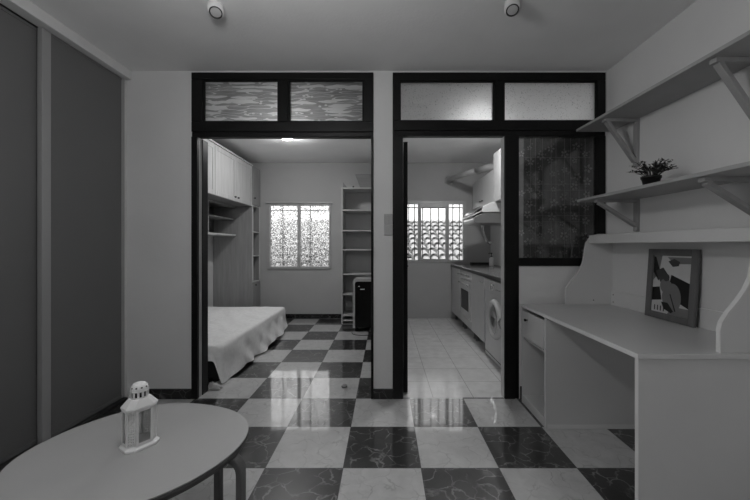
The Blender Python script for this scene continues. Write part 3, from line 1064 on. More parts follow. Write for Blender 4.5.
# ------------------------------------------------------------------ potted plant
PX, PY, PZ = 1.545, 1.985, 1.564
pl = thing('potted_plant', (PX, PY, PZ), 'small leafy plant in a black pot on the lower wall shelf', 'plant')
MB().lathe([(0.0005, 0), (0.034, 0), (0.037, 0.002), (0.046, 0.046), (0.050, 0.046), (0.051, 0.060), (0.046, 0.060), (0.044, 0.050), (0.0005, 0.050)], (PX, PY, PZ), 28).build('pot', 'pot', pl)
MB().lathe([(0.043, 0.0505), (0.03, 0.054), (0.0005, 0.056)], (PX, PY, PZ), 20).build('soil', 'soil', pl)
st, lf = MB(), MB()
for k in range(64):
    a = random.uniform(0, 2 * PI)
    rr = 0.118 * math.sqrt(random.uniform(0.02, 1))
    tip = Vector((PX + rr * math.cos(a), PY + rr * math.sin(a), PZ + random.uniform(0.095, 0.150) - rr * 0.10))
    bs = Vector((PX + 0.02 * math.cos(a), PY + 0.02 * math.sin(a), PZ + 0.052))
    md = (tip + bs) / 2 + Vector((0, 0, 0.012))
    st.tube([bs, md, tip], 0.0011, 5)
    for q in range(13):
        t = random.uniform(0.45, 1.0)
        p = bs.lerp(md, t * 2) if t < .5 else md.lerp(tip, t * 2 - 1)
        ang = random.uniform(0, 2 * PI)
        L, W = random.uniform(.010, .018), random.uniform(.0045, .0075)
        d = Vector((math.cos(ang), math.sin(ang), random.uniform(-.2, .7))).normalized()
        s = d.cross(Vector((random.uniform(-.4, .4), random.uniform(-.4, .4), 1))).normalized()
        u = s.cross(d)
        lf.add([p, p + d * L * .5 + s * W + u * .001, p + d * L, p + d * L * .5 - s * W + u * .001], [(0, 1, 2), (0, 2, 3)])
st.build('stem', 'leaf', pl)
lf.build('foliage', 'leaf', pl, recalc=False)

# ------------------------------------------------------------------ ceiling spotlights


def spot(x, y, tilt, label):
    s = thing('ceiling_spotlight', (x, y, ZC), label, 'spotlight', 'front room ceiling spotlights')
    ax = Vector(tilt).normalized()
    c = Vector((x, y, ZC - 0.004))
    MB().lathe([(0.0005, 0.0), (0.030, 0.0), (0.030, 0.006), (0.0005, 0.007)], (x, y, ZC - 0.0005), 24, (0, 0, -1)).build('ceiling_plate', 'plast', s)
    MB().lathe([(0.0005, 0.004), (0.043, 0.004), (0.044, 0.012), (0.044, 0.048), (0.036, 0.054), (0.033, 0.052), (0.0005, 0.052)], c, 32, ax).build('housing', 'edge', s)
    MB().lathe([(0.036, 0.0525), (0.036, 0.056), (0.029, 0.0545), (0.029, 0.0525)], c, 32, ax, closed=True).build('bezel', 'bezel', s)
    MB().lathe([(0.029, 0.0526), (0.017, 0.0555), (0.0005, 0.057)], c, 24, ax).build('lens', 'lens', s)


spot(-0.985, 1.995, (0.22, -0.42, -1), 'white ceiling spotlight over the coffee table side of the room')
spot(0.735, 1.975, (-0.10, -0.42, -1), 'white ceiling spotlight nearer the wall shelves')

# ------------------------------------------------------------------ switch plates between the frames
sw = thing('light_switch', (0.025, YP, 1.39), 'grey two-tier switch plate between the two black door frames', 'switch')
B(-0.004, 0.063, YP - 0.009, YP - 0.0005, 1.392, 1.476).build('plate', 'plast', sw, 0.002)
B(-0.004, 0.063, YP - 0.009, YP - 0.0005, 1.305, 1.390).build('plate', 'plast', sw, 0.002)
B(0.004, 0.028, YP - 0.0125, YP - 0.009, 1.404, 1.464).build('rocker', 'plast', sw, 0.0015)
B(0.030, 0.055, YP - 0.0125, YP - 0.009, 1.404, 1.464).build('rocker', 'plast', sw, 0.0015)

# round door stop on the floor
ds = MB().lathe([(0.024, 0), (0.024, 0.010), (0.020, 0.022), (0.011, 0.030), (0.0005, 0.032)], (-0.347, 2.95, 0.0), 20)
dso = thing('door_stop', (-0.347, 2.95, 0), 'small round door stop on the bedroom floor tiles', 'door stop')
ds.build('dome', 'rubber', dso)
MB().lathe([(0.0245, 0.008), (0.0260, 0.0115), (0.0245, 0.015)], (-0.347, 2.95, 0.0), 20).build('rubber_ring', 'knob', dso)

# ------------------------------------------------------------------ bedroom: bed, sheet
BX0, BX1, BY0, BY1, BT = -2.60, -1.445, 3.02, 4.96, 0.335
bd = thing('bed', (-2.02, 4.0, 0), 'low single bed under the white sheet in the bedroom', 'bed')
B(BX0 + 0.02, BX1 - 0.045, BY0 + 0.05, BY1 - 0.03, 0.03, 0.20).build('base', 'base', bd, 0.005)
for x in (BX0 + .06, BX1 - .08):
    for y in (BY0 + .09, BY1 - .1):
        B(x - .025, x + .025, y - .025, y + .025, 0, 0.03).build('leg', 'base', bd)
B(BX0, BX1 - 0.02, BY0 + 0.02, BY1 - 0.015, 0.20, BT - 0.022).build('mattress', 'mattress', bd, 0.03, segs=3)


def sheet_mesh():
    mb = MB()
    pts = []                      # perimeter samples: edge point, outward normal, hang, fold phase
    n1, nc, n2 = 34, 12, 60
    c = 0.05
    for k in range(n1):
        t = k / n1
        x = BX0 + (BX1 - c - BX0) * t
        hang = 0.115 + 0.012 * math.sin(9 * t)
        pts.append((Vector((x, BY0, 0)), Vector((0, -1, 0)), hang, x * 5))
    for k in range(nc):
        a = -PI / 2 + PI / 2 * k / nc
        pts.append((Vector((BX1 - c + c * math.cos(a), BY0 + c + c * math.sin(a), 0)), Vector((math.cos(a), math.sin(a), 0)), 0.125 + 0.225 * min(1.0, (k / nc) / 0.55), BX1 * 5 + k * .22))
    for k in range(n2 + 1):
        t = k / n2
        y = BY0 + c + (BY1 - BY0 - c) * t
        hang = 0.345 - 0.03 * math.sin(7 * t + 0.4) ** 2 - (0.05 * t)
        pts.append((Vector((BX1, y, 0)), Vector((1, 0, 0)), hang, y * 6))
    for k in range(1, n1 + 1):
        t = k / n1
        pts.append((Vector((BX1 + (BX0 - BX1) * t, BY1, 0)), Vector((0, 1, 0)), 0.13, 2 + t * 9))
    for k in range(1, 30):
        t = k / 30
        pts.append((Vector((BX0, BY1 + (BY0 - BY1) * t, 0)), Vector((-0.05, 0, 0)), 0.08, t * 9))
    N = len(pts)
    rings = []
    ri = 9
    for j in range(ri):            # from the middle of the bed outwards
        s = j / ri
        ring = []
        for (e, nn, h, ph) in pts:
            cx = BX0 + 0.58
            cy = min(max(e.y, BY0 + .5), BY1 - .5)
            p = Vector((cx, cy, 0)).lerp(e, s)
            z = BT + 0.004 + 0.012 * mnoise.noise(Vector((p.x * 3.2, p.y * 3.2, 1))) + 0.048 * abs(mnoise.noise(Vector((p.x * 6 + p.y * 3, p.y * 3.2, 4)))) * min(1, 2.2 - 2 * s)
            ring.append((p.x, p.y, z))
        rings.append(ring)
    sk = 9
    for j in range(sk + 1):
        s = j / sk
        ring = []
        for (e, nn, h, ph) in pts:
            d = s * h
            fold = math.sin(ph * 1.1 - s * 1.6 + 1.3 * math.sin(ph * .6)) * 0.6 + 0.7 * mnoise.noise(Vector((ph * .7 + s * 1.2, s * 1.5, 2)))
            out = 0.012 * min(1, s * 4) + 0.040 * s * s + 0.034 * s * fold + 0.030 * s * mnoise.noise(Vector((ph * 1.1 - s * 2.2, s * 0.8, 7))) + 0.008 * s * math.sin(ph * 3.1 + s * 3)
            p = e + nn * out
            z = BT + 0.004 - d
            if s == 0:
                z += 0.003
            ring.append((p.x, p.y, max(z, 0.004 + 0.004 * (1 + fold))))
        rings.append(ring)
    for r in rings:
        mb.v += r
    for i in range(len(rings) - 1):
        for k in range(N):
            k2 = (k + 1) % N
            mb.f.append([i * N + k, i * N + k2, (i + 1) * N + k2, (i + 1) * N + k])
            mb.s.append(True)
            mb.mi.append(0)
    return mb


sh = sheet_mesh().build('bed_sheet', 'sheet')
md = sh.modifiers.new('smooth', 'SUBSURF')
md.levels = md.render_levels = 1
tag(sh, 'rumpled white sheet draped over the low bed to the floor', 'sheet')
# crumpled end of cloth on the floor by the doorway
mb = MB()
n1, n2 = 26, 12
vs, fs = [], []
for i in range(n1):
    for j in range(n2):
        u, v = i / (n1 - 1), j / (n2 - 1)
        x = -1.50 + 0.10 * u
        y = 2.885 + 0.055 * v
        h = math.sin(PI * u) ** .7 * math.sin(PI * v) ** .7
        vs.append((x + .012 * math.sin(v * 9), y, 0.004 + h * (0.055 + 0.03 * mnoise.noise(Vector((u * 6, v * 5, 3))))))
for i in range(n1 - 1):
    for j in range(n2 - 1):
        a = i * n2 + j
        fs.append((a, a + n2, a + n2 + 1, a + 1))
mb.add(vs, fs, True)
cl = mb.build('crumpled_cloth', 'mattress', solid=0.003)
tag(cl, 'crumpled pale cloth lying on floor at the bed corner by the doorway', 'cloth')

# ------------------------------------------------------------------ bedroom: overbed cabinets, shelf unit, tall column
CX = -2.10


def knob(parent, p, axis, r=0.012, mat='knob'):
    MB().lathe([(0.005, 0), (0.005, 0.010), (r, 0.016), (r, 0.024), (r * 0.6, 0.029), (0.0005, 0.030)], p, 14, axis).build('knob', mat, parent)


def overbed(y0, y1, label):
    c = thing('overbed_cabinet', (-2.37, (y0 + y1) / 2, 1.85), label, 'cabinet', 'cabinets above the bed')
    mb = MB()
    mb.box(XL + .005, CX - .02, y0, y1, 1.850, 1.872).box(XL + .005, CX - .02, y0, y1, 2.458, 2.48)
    mb.box(XL + .005, CX - .02, y0, y0 + .018, 1.872, 2.458).box(XL + .005, CX - .02, y1 - .018, y1, 1.872, 2.458).box(XL + .005, XL + .02, y0 + .018, y1 - .018, 1.872, 2.458)
    mb.build('carcass', 'panelw', c, 0.001)
    B(CX - .03, CX + .022, y0, y1, 2.48, 2.502).build('cornice', 'pine', c, 0.004)
    ym = (y0 + y1) / 2
    for (a, b, ky) in ((y0 + .002, ym - .001, ym - .05), (ym + .001, y1 - .002, ym + .05)):
        d = B(CX - .018, CX - .002, a, b, 1.852, 2.478).build('door', 'pine', c, 0.001)
        st = 0.055
        mb = MB()
        mb.box(CX - .002, CX + .004, a, a + st, 1.852, 2.478).box(CX - .002, CX + .004, b - st, b, 1.852, 2.478)
        mb.box(CX - .002, CX + .004, a + st, b - st, 1.852, 1.912).box(CX - .002, CX + .004, a + st, b - st, 2.418, 2.478)
        mb.build('door_frame', 'pine', d, 0.002)
        knob(d, (CX + .004, ky, 1.905), (1, 0, 0))


overbed(3.06, 4.232, 'pale wooden double-door cabinet hung over bed, nearer the doorway')
overbed(4.236, 5.414, 'pale wooden double-door cabinet hung over bed, nearer the far window')

sh_ = thing('wall_shelf_unit', (-2.55, 5.0, 1.38), 'dark open shelf unit on wall under the overbed cabinets', 'shelf')
B(XL + .004, XL + .016, 4.56, 5.412, 1.405, 1.845).build('back_panel', 'darkw', sh_)
B(XL + .016, -2.362, 4.56, 4.60, 1.405, 1.845).build('side_panel', 'panelw', sh_, 0.002)
B(XL + .016, -2.362, 4.60, 5.412, 1.825, 1.845).build('top_board', 'panelw', sh_, 0.002)
B(XL + .016, -2.366, 4.60, 5.412, 1.630, 1.648).build('shelf', 'panelw', sh_, 0.002)
lab(B(XL + .006, -2.350, 4.30, 5.412, 1.375, 1.404).build('shelf', 'pine', sh_, 0.004), 'thick pale lowest shelf board')
B(XL + .006, XL + .03, 4.30, 5.0, 1.325, 1.365).build('rail', 'panelw', sh_, 0.002)

tc = thing('tall_cabinet', (-2.4, 5.59, 0), 'tall narrow wooden column with open shelves in the bedroom corner', 'cabinet')
y0, y1 = 5.418, YB - 0.003
B(XL + .004, CX, y0, y0 + .02, 0, 2.50).build('side_panel', 'panelw', tc, 0.001)
B(XL + .004, CX, y1 - .02, y1, 0, 2.50).build('side_panel', 'panelw', tc, 0.001)
B(XL + .004, XL + .016, y0 + .02, y1 - .02, 0, 2.50).build('back_panel', 'panelw', tc)
for z in (0.055, 0.640, 1.060, 1.445, 1.865, 2.48):
    B(XL + .016, CX - .004, y0 + .02, y1 - .02, z - .009, z + .009).build('shelf', 'pine', tc, 0.001)
d = B(CX - .004, CX + .012, y0 + .004, y1 - .004, 1.880, 2.495).build('door', 'panelw', tc, 0.002)
knob(d, (CX + .012, y0 + .05, 1.985), (1, 0, 0))
d = B(CX - .004, CX + .012, y0 + .004, y1 - .004, 0.06, 0.640).build('door', 'panelw', tc, 0.002)
knob(d, (CX + .012, y0 + .09, 0.595), (1, 0, 0))
B(CX - .004, CX + .008, y0 + .004, y0 + .035, 0.645, 1.876).box(CX - .004, CX + .008, y1 - .035, y1 - .004, 0.645, 1.876).build('face_frame', 'pine', tc, 0.002)

# ------------------------------------------------------------------ bedroom: bookcase, box, heater, lamp
bc = thing('bookcase', (-0.39, 5.55, 0), 'tall narrow pale bookcase with empty shelves in bedroom corner', 'bookcase')
y0, y1 = 5.34, YB - 0.004
xa, xb = -0.676, -0.094
B(xa, xa + .020, y0, y1, 0, 2.135).build('side_panel', 'bookcase', bc, 0.0015)
B(xb - .020, xb, y0, y1, 0, 2.135).build('side_panel', 'bookcase', bc, 0.0015)
B(xa + .02, xb - .02, y1 - .008, y1, 0, 2.12).build('back_panel', 'bookcase', bc)
for z in (0.055, 0.135, 0.462, 0.775, 1.160, 1.460, 1.780, 2.125):
    B(xa + .02, xb - .02, y0 + .003, y1 - .008, z - .010, z + .010).build('shelf', 'bookcase', bc, 0.0015)

sb = thing('storage_box', (-0.25, 5.5, 2.141), 'grey flared storage box on top of the bookcase', 'box')
z0, z1 = 2.141, 2.338
vs = [(-0.385, 5.40, z0), (-0.12, 5.40, z0), (-0.12, 5.66, z0), (-0.385, 5.66, z0), (-0.455, 5.36, z1), (-0.11, 5.36, z1), (-0.11, 5.70, z1), (-0.455, 5.70, z1)]
MB().add(vs, [(3, 2, 1, 0), (0, 1, 5, 4), (1, 2, 6, 5), (2, 3, 7, 6), (3, 0, 4, 7)]).build('box_body', 'box', sb, solid=-0.004)
rim = MB()
rim.box(-0.460, -0.106, 5.352, 5.362, z1 - .014, z1 + .004).box(-0.460, -0.106, 5.698, 5.708, z1 - .014, z1 + .004).box(-0.460, -0.450, 5.362, 5.698, z1 - .014, z1 + .004).box(-0.116, -0.106, 5.362, 5.698, z1 - .014, z1 + .004)
rim.build('rim', 'box', sb, 0.002)
bk = MB().prism([(-0.655, 2.1355), (-0.585, 2.1355), (-0.655, 2.225)], 5.37, 5.42, 'y').build('wedge_ornament', 'box', None, 0.002)
tag(bk, 'small triangular wooden ornament on bookcase top at its left end', 'ornament')
bk = MB().lathe([(0.0005, 0), (0.014, 0), (0.016, 0.006), (0.012, 0.022), (0.015, 0.034), (0.0005, 0.036)], (-0.495, 5.42, 2.1355), 14).build('small_ornament', 'knob')
tag(bk, 'tiny dark round ornament on bookcase top beside the storage box', 'ornament')

gh = thing('gas_heater', (-0.28, 5.02, 0), 'black fronted portable gas heater standing before the bookcase', 'heater')
hx0, hx1, hy0, hy1 = -0.452, -0.098, 4.86, 5.20


def rrect(x0, x1, z0, z1, r, n=6, top_only=True):
    out = [(x0, z0), (x1, z0)]
    for k in range(n + 1):
        a = PI / 2 * k / n
        out.append((x1 - r + r * math.cos(a), z1 - r + r * math.sin(a)))
    for k in range(n + 1):
        a = PI / 2 + PI / 2 * k / n
        out.append((x0 + r + r * math.cos(a), z1 - r + r * math.sin(a)))
    return out


MB().prism(rrect(hx0, hx1, 0.055, 0.752, 0.055), hy0 + .02, hy1, 'y').build('casing', 'heater', gh, 0.004)
mb = MB()
outer, inner = rrect(hx0, hx1, 0.055, 0.752, 0.055), rrect(hx0 + .030, hx1 - .030, 0.056, 0.715, 0.035)
n = len(outer)
vs = [(p[0], hy0, p[1]) for p in outer] + [(p[0], hy0, p[1]) for p in inner] + [(p[0], hy0 + .02, p[1]) for p in outer] + [(p[0], hy0 + .02, p[1]) for p in inner]
fs = []
for i in range(1, n):
    j = (i + 1) % n
    fs += [(i, j, n + j, n + i), (2 * n + i, 3 * n + i, 3 * n + j, 2 * n + j), (i, 2 * n + i, 2 * n + j, j), (n + i, n + j, 3 * n + j, 3 * n + i)]
mb.add(vs, fs)
mb.build('casing_rim', 'heater', gh, 0.002)
fp = MB().prism(rrect(hx0 + .031, hx1 - .031, 0.060, 0.714, 0.035), hy0 + .006, hy0 + .0195, 'y').build('front_panel', 'hblack', gh)
mb = MB()
for z in (0.20, 0.27, 0.34, 0.41, 0.48):
    mb.box(hx0 + .05, hx1 - .05, hy0 + .001, hy0 + .006, z, z + .014)
mb.build('grille', 'hblack', fp)
lab(B(-0.345, -0.285, hy0 + .004, hy0 + .006, 0.600, 0.610).box(-0.375, -0.355, hy0 + .004, hy0 + .006, 0.640, 0.650).build('control_marks', 'label', fp), 'small white control markings')
for x in (hx0 + .04, hx1 - .04):
    for y in (hy0 + .06, hy1 - .05):
        MB().lathe([(0.0005, -.012), (0.022, -.012), (0.026, -.006), (0.026, .006), (0.022, .012), (0.0005, .012)], (x, y, 0.026), 16, (1, 0, 0)).box(x - .014, x + .014, y - .012, y + .012, 0.05, 0.056).build('caster', 'knob', gh)
cpts = []
for k in range(22):
    t = k / 21
    a = PI * (1.0 + 1.0 * t)
    cpts.append((-0.30 + 0.16 * math.cos(a), 4.80 + 0.17 * math.sin(a) * 0.9, 0.006))
cpts = [(-0.455, 4.93, 0.03), (-0.462, 4.87, 0.010)] + cpts + [(-0.135, 4.86, 0.02)]
MB().tube(cpts, 0.0045, 6).build('power_cord', 'cord', gh)


def ceiling_lamp(x, y, label, mat='lamp'):
    l = thing('ceiling_lamp', (x, y, ZC), label, 'lamp')
    MB().lathe([(0.0005, 0), (0.085, 0), (0.085, 0.018), (0.080, 0.022), (0.0005, 0.022)], (x, y, ZC - .0005), 28, (0, 0, -1)).build('base', 'edge', l)
    lab(MB().lathe([(0.078, 0.022), (0.074, 0.040), (0.055, 0.056), (0.028, 0.064), (0.0005, 0.066)], (x, y, ZC - .0005), 28, (0, 0, -1)).build('diffuser', mat, l), 'lit glass diffuser')


pd = thing('added_fill_lamp', (-0.60, 1.00, ZC), 'added globe pendant, unseen fill light for the front room', 'lamp')  # lamp added out of view to brighten ceiling, table and walls
MB().lathe([(0.0005, 0), (0.05, 0), (0.045, 0.02), (0.0005, 0.024)], (-0.60, 1.00, ZC - .0005), 24, (0, 0, -1)).build('ceiling_rose', 'edge', pd)
MB().tube([(-0.60, 1.00, ZC - .02), (-0.60, 1.00, 2.345)], 0.003, 8).build('cord', 'cord', pd)
MB().lathe([(0.0005, 0.0), (0.028, 0.004), (0.030, 0.05), (0.0005, 0.052)], (-0.60, 1.00, 2.30), 20).build('lamp_holder', 'edge', pd)
lab(MB().lathe([(0.11 * math.sin(PI * k / 16), -0.11 * math.cos(PI * k / 16)) for k in range(17)], (-0.60, 1.00, 2.195), 32).build('globe', 'fill_globe', pd), 'glowing globe of the added fill lamp')
ceiling_lamp(-1.23, 4.30, 'lit round ceiling lamp of the bedroom just under the door lintel')
ceiling_lamp(1.08, 3.85, 'lit round kitchen ceiling lamp glowing behind the frosted transom')

# ------------------------------------------------------------------ kitchen
KX = 1.130


def base_cabinet(y0, y1, label, doors):
    c = thing('base_cabinet', (1.45, (y0 + y1) / 2, 0), label, 'cabinet', 'kitchen base cabinets')
    B(KX + .020, 1.765, y0, y1, 0.12, 0.885).build('carcass', 'kcab', c)
    w = (y1 - y0) / doors
    for i in range(doors):
        d = B(KX, KX + .018, y0 + w * i + .002, y0 + w * (i + 1) - .002, 0.122, 0.875).build('door', 'kcab', c, 0.002)
        MB().tube([(KX, y0 + w * i + .05, 0.80), (KX - .022, y0 + w * i + .05, 0.80), (KX - .022, y0 + w * i + .13, 0.80), (KX, y0 + w * i + .13, 0.80)], 0.004, 8).build('handle', 'steel', d)
    for x in (KX + .07, 1.70):
        for y in (y0 + .05, y1 - .05):
            MB().lathe([(0.026, 0), (0.026, 0.012), (0.019, 0.016), (0.019, 0.119)], (x, y, 0.0005), 14).build('leg', 'feet', c)


base_cabinet(5.125, YB - .004, 'white kitchen base cabinet on legs in the far corner', 1)
base_cabinet(3.885, 4.465, 'white kitchen base cabinet on legs between washer and oven', 1)

ov = thing('oven', (1.45, 4.79, 0), 'white built-in oven with dark glass window among the kitchen cabinets', 'oven')
B(KX + .020, 1.765, 4.470, 5.120, 0.12, 0.885).build('housing', 'kcab', ov)
for x in (KX + .07, 1.70):
    for y in (4.52, 5.07):
        MB().lathe([(0.026, 0), (0.026, 0.012), (0.019, 0.016), (0.019, 0.119)], (x, y, 0.0005), 14).build('leg', 'feet', ov)
od = B(KX - .004, KX + .019, 4.474, 5.116, 0.235, 0.745).build('oven_door', 'white', ov, 0.004)
B(KX - .008, KX - .004, 4.60, 5.03, 0.33, 0.605).build('window', 'hblack', od, 0.002)
MB().tube([(KX - .004, 4.53, 0.695), (KX - .04, 4.53, 0.695), (KX - .04, 5.06, 0.695), (KX - .004, 5.06, 0.695)], 0.009, 10).build('handle', 'chrome', od)
cp = B(KX - .002, KX + .019, 4.474, 5.116, 0.752, 0.880).build('control_panel', 'white', ov, 0.003)
for y in (4.58, 4.72, 4.88, 5.0):
    MB().lathe([(0.017, 0), (0.016, 0.014), (0.0005, 0.015)], (KX - .002, y, 0.815), 16, (-1, 0, 0)).build('knob', 'steel', cp)
B(KX, KX + .019, 4.474, 5.116, 0.124, 0.228).build('drawer', 'kcab', ov, 0.003)

wt = thing('worktop', (1.44, 4.3, 0.885), 'long granite kitchen worktop with dark front edge', 'worktop')
B(KX - .015, 1.772, Y1 + .004, YB - .003, 0.887, 0.915).build('slab', 'counter', wt, 0.003)
lab(B(KX - .018, KX - .015, Y1 + .006, YB - .005, 0.874, 0.911).build('front_edge', 'cedge', wt), 'dark front edge strip')

wm = thing('washing_machine', (1.42, 3.56, 0), 'white front-loading washing machine just inside the kitchen', 'washing machine')
wy0, wy1 = 3.250, 3.870
B(KX + .006, 1.74, wy0, wy1, 0.02, 0.860).build('body', 'white', wm, 0.008, segs=3)
for x in (KX + .06, 1.68):
    for y in (wy0 + .06, wy1 - .06):
        MB().lathe([(0.02, 0), (0.02, 0.022)], (x, y, 0.0), 12).build('foot', 'knob', wm)
cy, cz = 3.505, 0.470
rd_ = MB().lathe([(0.205, 0), (0.203, 0.018), (0.190, 0.034), (0.165, 0.040), (0.150, 0.030), (0.146, 0.012)], (KX + .007, cy, cz), 48, (-1, 0, 0)).build('porthole_ring', 'white', wm)
lab(MB().lathe([(0.147, 0.020), (0.120, 0.026), (0.07, 0.020), (0.0005, 0.012)], (KX + .007, cy, cz), 40, (-1, 0, 0)).build('porthole_glass', 'tint', rd_), 'dark round glass of the door')
MB().lathe([(0.146, 0.0015), (0.0005, 0.0010)], (KX + .006, cy, cz), 40, (-1, 0, 0)).build('drum', 'drum', wm)
MB().sweep([(KX - .012, cy - .196, cz - .05), (KX - .030, cy - .186, cz), (KX - .012, cy - .196, cz + .05)], 0.030, 0.010, (0, 1, 0)).build('handle', 'chrome', rd_, 0.002)
pn = B(KX - .004, KX + .006, wy0 + .006, wy1 - .006, 0.725, 0.850).build('control_panel', 'white', wm, 0.004)
B(KX - .008, KX - .004, wy1 - .20, wy1 - .02, 0.740, 0.838).build('detergent_drawer', 'white', pn, 0.004)
MB().lathe([(0.032, 0), (0.030, 0.016), (0.022, 0.022), (0.0005, 0.023)], (KX - .004, wy0 + .30, 0.79), 24, (-1, 0, 0)).build('dial', 'chrome', pn)
for k in range(3):
    MB().lathe([(0.010, 0), (0.009, 0.007), (0.0005, 0.008)], (KX - .004, wy0 + .10 + k * .05, 0.78), 12, (-1, 0, 0)).build('button', 'steel', pn)
B(KX + .002, KX + .006, wy0 + .01, wy1 - .01, 0.055, 0.062).build('kick_panel_groove', 'knob', wm)

# wall units
wc = thing('wall_cabinet', (1.6, 4.05, 1.79), 'tall white kitchen wall cabinet nearest the doorway', 'cabinet', 'kitchen wall cabinets')
B(1.448, 1.772, 3.62, 4.498, 1.795, 2.430).build('carcass', 'white', wc, 0.002)
for (a, b) in ((3.622, 4.058), (4.062, 4.496)):
    d = B(1.430, 1.447, a, b, 1.797, 2.428).build('door', 'white', wc, 0.002)
    knob(d, (1.430, b - .04 if a < 4 else a + .04, 1.85), (-1, 0, 0), 0.009, 'steel')
wc = thing('wall_cabinet', (1.6, 5.05, 1.79), 'lower grey wall cabinets under the vent pipe by the window', 'cabinet', 'kitchen wall cabinets')
B(1.458, 1.772, 4.502, 5.60, 1.795, 2.235).build('carcass', 'kcab', wc, 0.002)
for (a, b) in ((4.504, 5.05), (5.054, 5.598)):
    d = B(1.440, 1.457, a, b, 1.797, 2.233).build('door', 'kcab', wc, 0.002)
    knob(d, (1.440, a + .05 if a > 5 else b - .05, 1.88), (-1, 0, 0), 0.009)

hd = thing('range_hood', (1.5, 4.75, 1.65), 'white extractor hood with raised visor under the kitchen cabinets', 'hood')
MB().prism([(1.26, 1.66), (1.765, 1.66), (1.765, 1.79), (1.40, 1.79), (1.27, 1.735)], 4.43, 5.03, 'y').build('body', 'white', hd, 0.004)
MB().prism([(1.262, 1.735), (1.268, 1.748), (1.175, 1.675), (1.165, 1.655), (1.17, 1.650)], 4.44, 5.02, 'y').build('visor', 'chrome', hd, 0.002)
MB().prism([(1.262, 1.672), (1.262, 1.684), (1.15, 1.630), (1.14, 1.612), (1.15, 1.610)], 4.44, 5.02, 'y').build('visor', 'white', hd, 0.002)
pan = [(1.17, 1.565)]
for k in range(7):
    a = PI / 2 + PI * k / 6
    pan.append((1.20 + 0.045 * math.cos(a), 1.565 + 0.045 * math.sin(a)))
pan = pan[1:] + [(1.70, 1.52), (1.70, 1.655), (1.30, 1.655)]
MB().prism(pan, 4.45, 5.01, 'y').build('filter_tray', 'steel', hd, 0.003)

vp = thing('vent_pipe', (1.3, 5.1, 2.3), 'grey round vent pipe running from cabinets to the far kitchen wall', 'pipe')
MB().tube([(1.66, 4.62, 2.305), (1.55, 4.66, 2.308), (1.44, 4.78, 2.312), (1.35, 4.98, 2.318)], 0.048, 18).build('pipe_section', 'duct', vp)
MB().tube([(1.355, 4.965, 2.318), (1.17, 5.38, 2.325), (1.12, 5.50, 2.327), (1.085, 5.60, 2.327), (1.075, 5.68, 2.327), (1.075, 5.755, 2.327)], 0.044, 18).build('pipe_section', 'duct', vp)
MB().lathe([(0.051, -.02), (0.051, .02)], (1.353, 4.975, 2.318), 20, (-0.4, 0.91, 0.01)).build('joint_collar', 'steel', vp)
MB().lathe([(0.075, 0), (0.075, .008), (0.052, .012)], (1.075, YB - .001, 2.327), 20, (0, -1, 0)).build('wall_flange', 'duct', vp)

for (label, y, head) in (('thin metal ladle hanging below the extractor hood', 4.60, 0), ('thin metal spatula hanging below hood beside the ladle', 4.50, 1)):
    u = thing('hanging_utensil', (1.30, y, 1.35), label, 'utensil', 'utensils under the hood')
    x = 1.30 - 0.05 * head + 0.02
    MB().tube([(x, y, 1.522), (x + .004, y, 1.48), (x + .012, y, 1.42), (x + .035, y, 1.34), (x + .075, y, 1.28)], 0.0055, 8).build('handle', 'chrome', u)
    if head:
        MB().obox((x + .095, y, 1.262), (0.028, 0, -0.022), (0, 0.032, 0), (0.001, 0, 0.0015)).build('blade', 'chrome', u)
    else:
        MB().lathe([(0.0005, -.022), (0.020, -.018), (0.033, 0), (0.035, 0.004)], (x + .100, y, 1.270), 16, (0.2, 0, 1)).build('bowl', 'chrome', u)

tr = MB()
tr.box(1.435, 1.752, 5.615, 5.745, 0.9155, 0.922).box(1.435, 1.752, 5.615, 5.622, 0.922, 0.945).box(1.435, 1.752, 5.738, 5.745, 0.922, 0.945).box(1.435, 1.442, 5.622, 5.738, 0.922, 0.945).box(1.745, 1.752, 5.622, 5.738, 0.922, 0.945)
tag(tr.build('tray', 'ink', None, 0.002), 'flat black tray at the back of the worktop', 'tray')

sd = thing('soap_dispenser', (1.655, 5.30, 0.915), 'pale pump bottle standing on the worktop by black tray', 'bottle')
MB().lathe([(0.0005, 0), (0.034, 0), (0.036, 0.006), (0.036, 0.10), (0.030, 0.118), (0.014, 0.128), (0.014, 0.138)], (1.655, 5.30, 0.9155), 20).build('bottle', 'lantern', sd)
pm = MB().lathe([(0.016, 0.136), (0.016, 0.150), (0.006, 0.152), (0.006, 0.185), (0.014, 0.187), (0.014, 0.198), (0.0005, 0.2)], (1.655, 5.30, 0.9155), 16)
pm.tube([(1.655, 5.30, 1.107), (1.62, 5.29, 1.108), (1.605, 5.285, 1.100)], 0.006, 8)
pm.build('pump', 'ink', sd)

# ------------------------------------------------------------------ lace curtain behind the internal window
cu = thing('lace_curtain', (1.39, YP + 0.1, 1.1), 'dark flower-embroidered lace curtain behind the side window', 'curtain')
CZ0, CZ1 = 1.075, 2.115


def curtain_y(x, z):
    return YP + 0.092 + 0.006 * math.sin(x * 34) + 0.003 * math.sin(x * 71 + z * 2)


def cloth(x0, x1, n):
    mb = MB()
    vs, fs = [], []
    m_ = 24
    for i in range(n + 1):
        for j in range(m_ + 1):
            x = x0 + (x1 - x0) * i / n
            z = CZ0 + (CZ1 - CZ0) * j / m_
            vs.append((x, curtain_y(x, z), z))
    for i in range(n):
        for j in range(m_):
            a = i * (m_ + 1) + j
            fs.append((a, a + m_ + 1, a + m_ + 2, a + 1))
    return mb.add(vs, fs, True)


lab(cloth(1.050, 1.150, 10).build('sheer_border', 'sheer', cu, solid=0.0008), 'see-through border, paler to paint in the kitchen backlight')
cloth(1.1505, 1.735, 64).build('cloth', 'curtain', cu, solid=0.0008)
MB().tube([(1.045, YP + 0.092, 2.118), (1.74, YP + 0.092, 2.118)], 0.010, 8).build('curtain_rod', 'iron', cu)


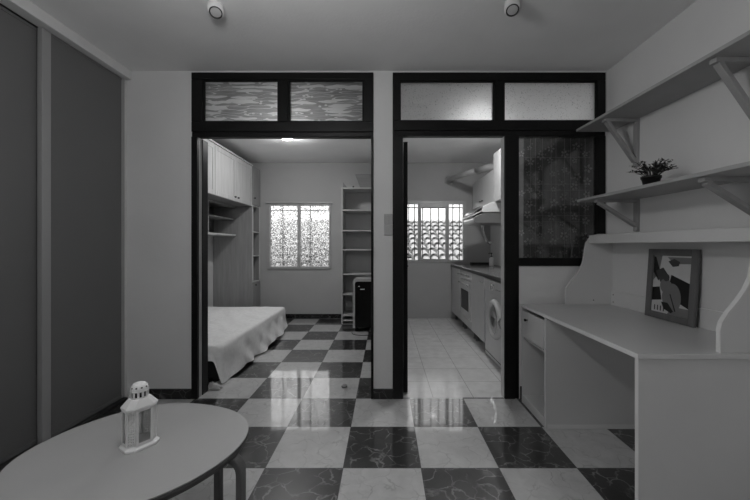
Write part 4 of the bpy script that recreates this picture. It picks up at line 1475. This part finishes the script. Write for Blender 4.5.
def flower(mb, x, z, r, rot):
    y = curtain_y(x, z) - 0.010
    for k in range(5):
        a = rot + 2 * PI * k / 5
        d = Vector((math.cos(a), 0, math.sin(a)))
        s = Vector((-math.sin(a), 0, math.cos(a)))
        c = Vector((x, y, z))
        mb.add([c + d * r * .25, c + d * r * .6 + s * r * .28, c + d * r + s * r * .12, c + d * r - s * r * .12, c + d * r * .6 - s * r * .28,
                c + d * r * .25 + Vector((0, .0006, 0)), c + d * r * .6 + s * r * .28 + Vector((0, .0006, 0)), c + d * r + s * r * .12 + Vector((0, .0006, 0)), c + d * r - s * r * .12 + Vector((0, .0006, 0)), c + d * r * .6 - s * r * .28 + Vector((0, .0006, 0))],
               [(0, 1, 2, 3, 4), (9, 8, 7, 6, 5), (0, 5, 6, 1), (1, 6, 7, 2), (2, 7, 8, 3), (3, 8, 9, 4), (4, 9, 5, 0)])


fe = MB()
for k in range(5):
    z = 1.96 - k * 0.325 + 0.02
    if z > CZ0 + .03:
        flower(fe, 1.128, z, 0.026, 0.3 + k)
for k in range(7):
    z = 2.06 - k * 0.145
    if z > CZ0 + .02:
        flower(fe, 1.092, z, 0.012, k)
lab(fe.build('edge_embroidery', 'flower_backlit', cu), 'embroidered flowers down the edge, whitened to paint in backlight')
fm = MB()
rows_ = 9
for i in range(6):
    for j in range(rows_):
        x = 1.19 + i * 0.095 + random.uniform(-.016, .016)
        z = 1.13 + j * 0.113 + (0.055 if i % 2 else 0) + random.uniform(-.018, .018)
        if z < CZ1 - .04:
            flower(fm, x, z, random.uniform(.020, .036), random.uniform(0, 2))
            for q in range(2):
                a = random.uniform(0, 2 * PI)
                flower(fm, min(1.685, x + .045 * math.cos(a)), min(CZ1 - .02, z + .04 * math.sin(a)), .008, a)
lab(fm.build('embroidery', 'flower', cu), 'dull embroidered flowers all over the cloth')
th = MB()
for x in (1.20, 1.24, 1.30, 1.37, 1.41, 1.48, 1.53, 1.60, 1.65):
    th.box(x - .0012, x + .0012, YP + 0.078, YP + 0.080, CZ0 + .01, CZ1 - .01)
for z in (1.22, 1.42, 1.47, 1.68, 1.73, 1.95):
    th.box(1.152, 1.69, YP + 0.0805, YP + 0.082, z - .0012, z + .0012)
th.build('drawn_threads', 'flower', cu)
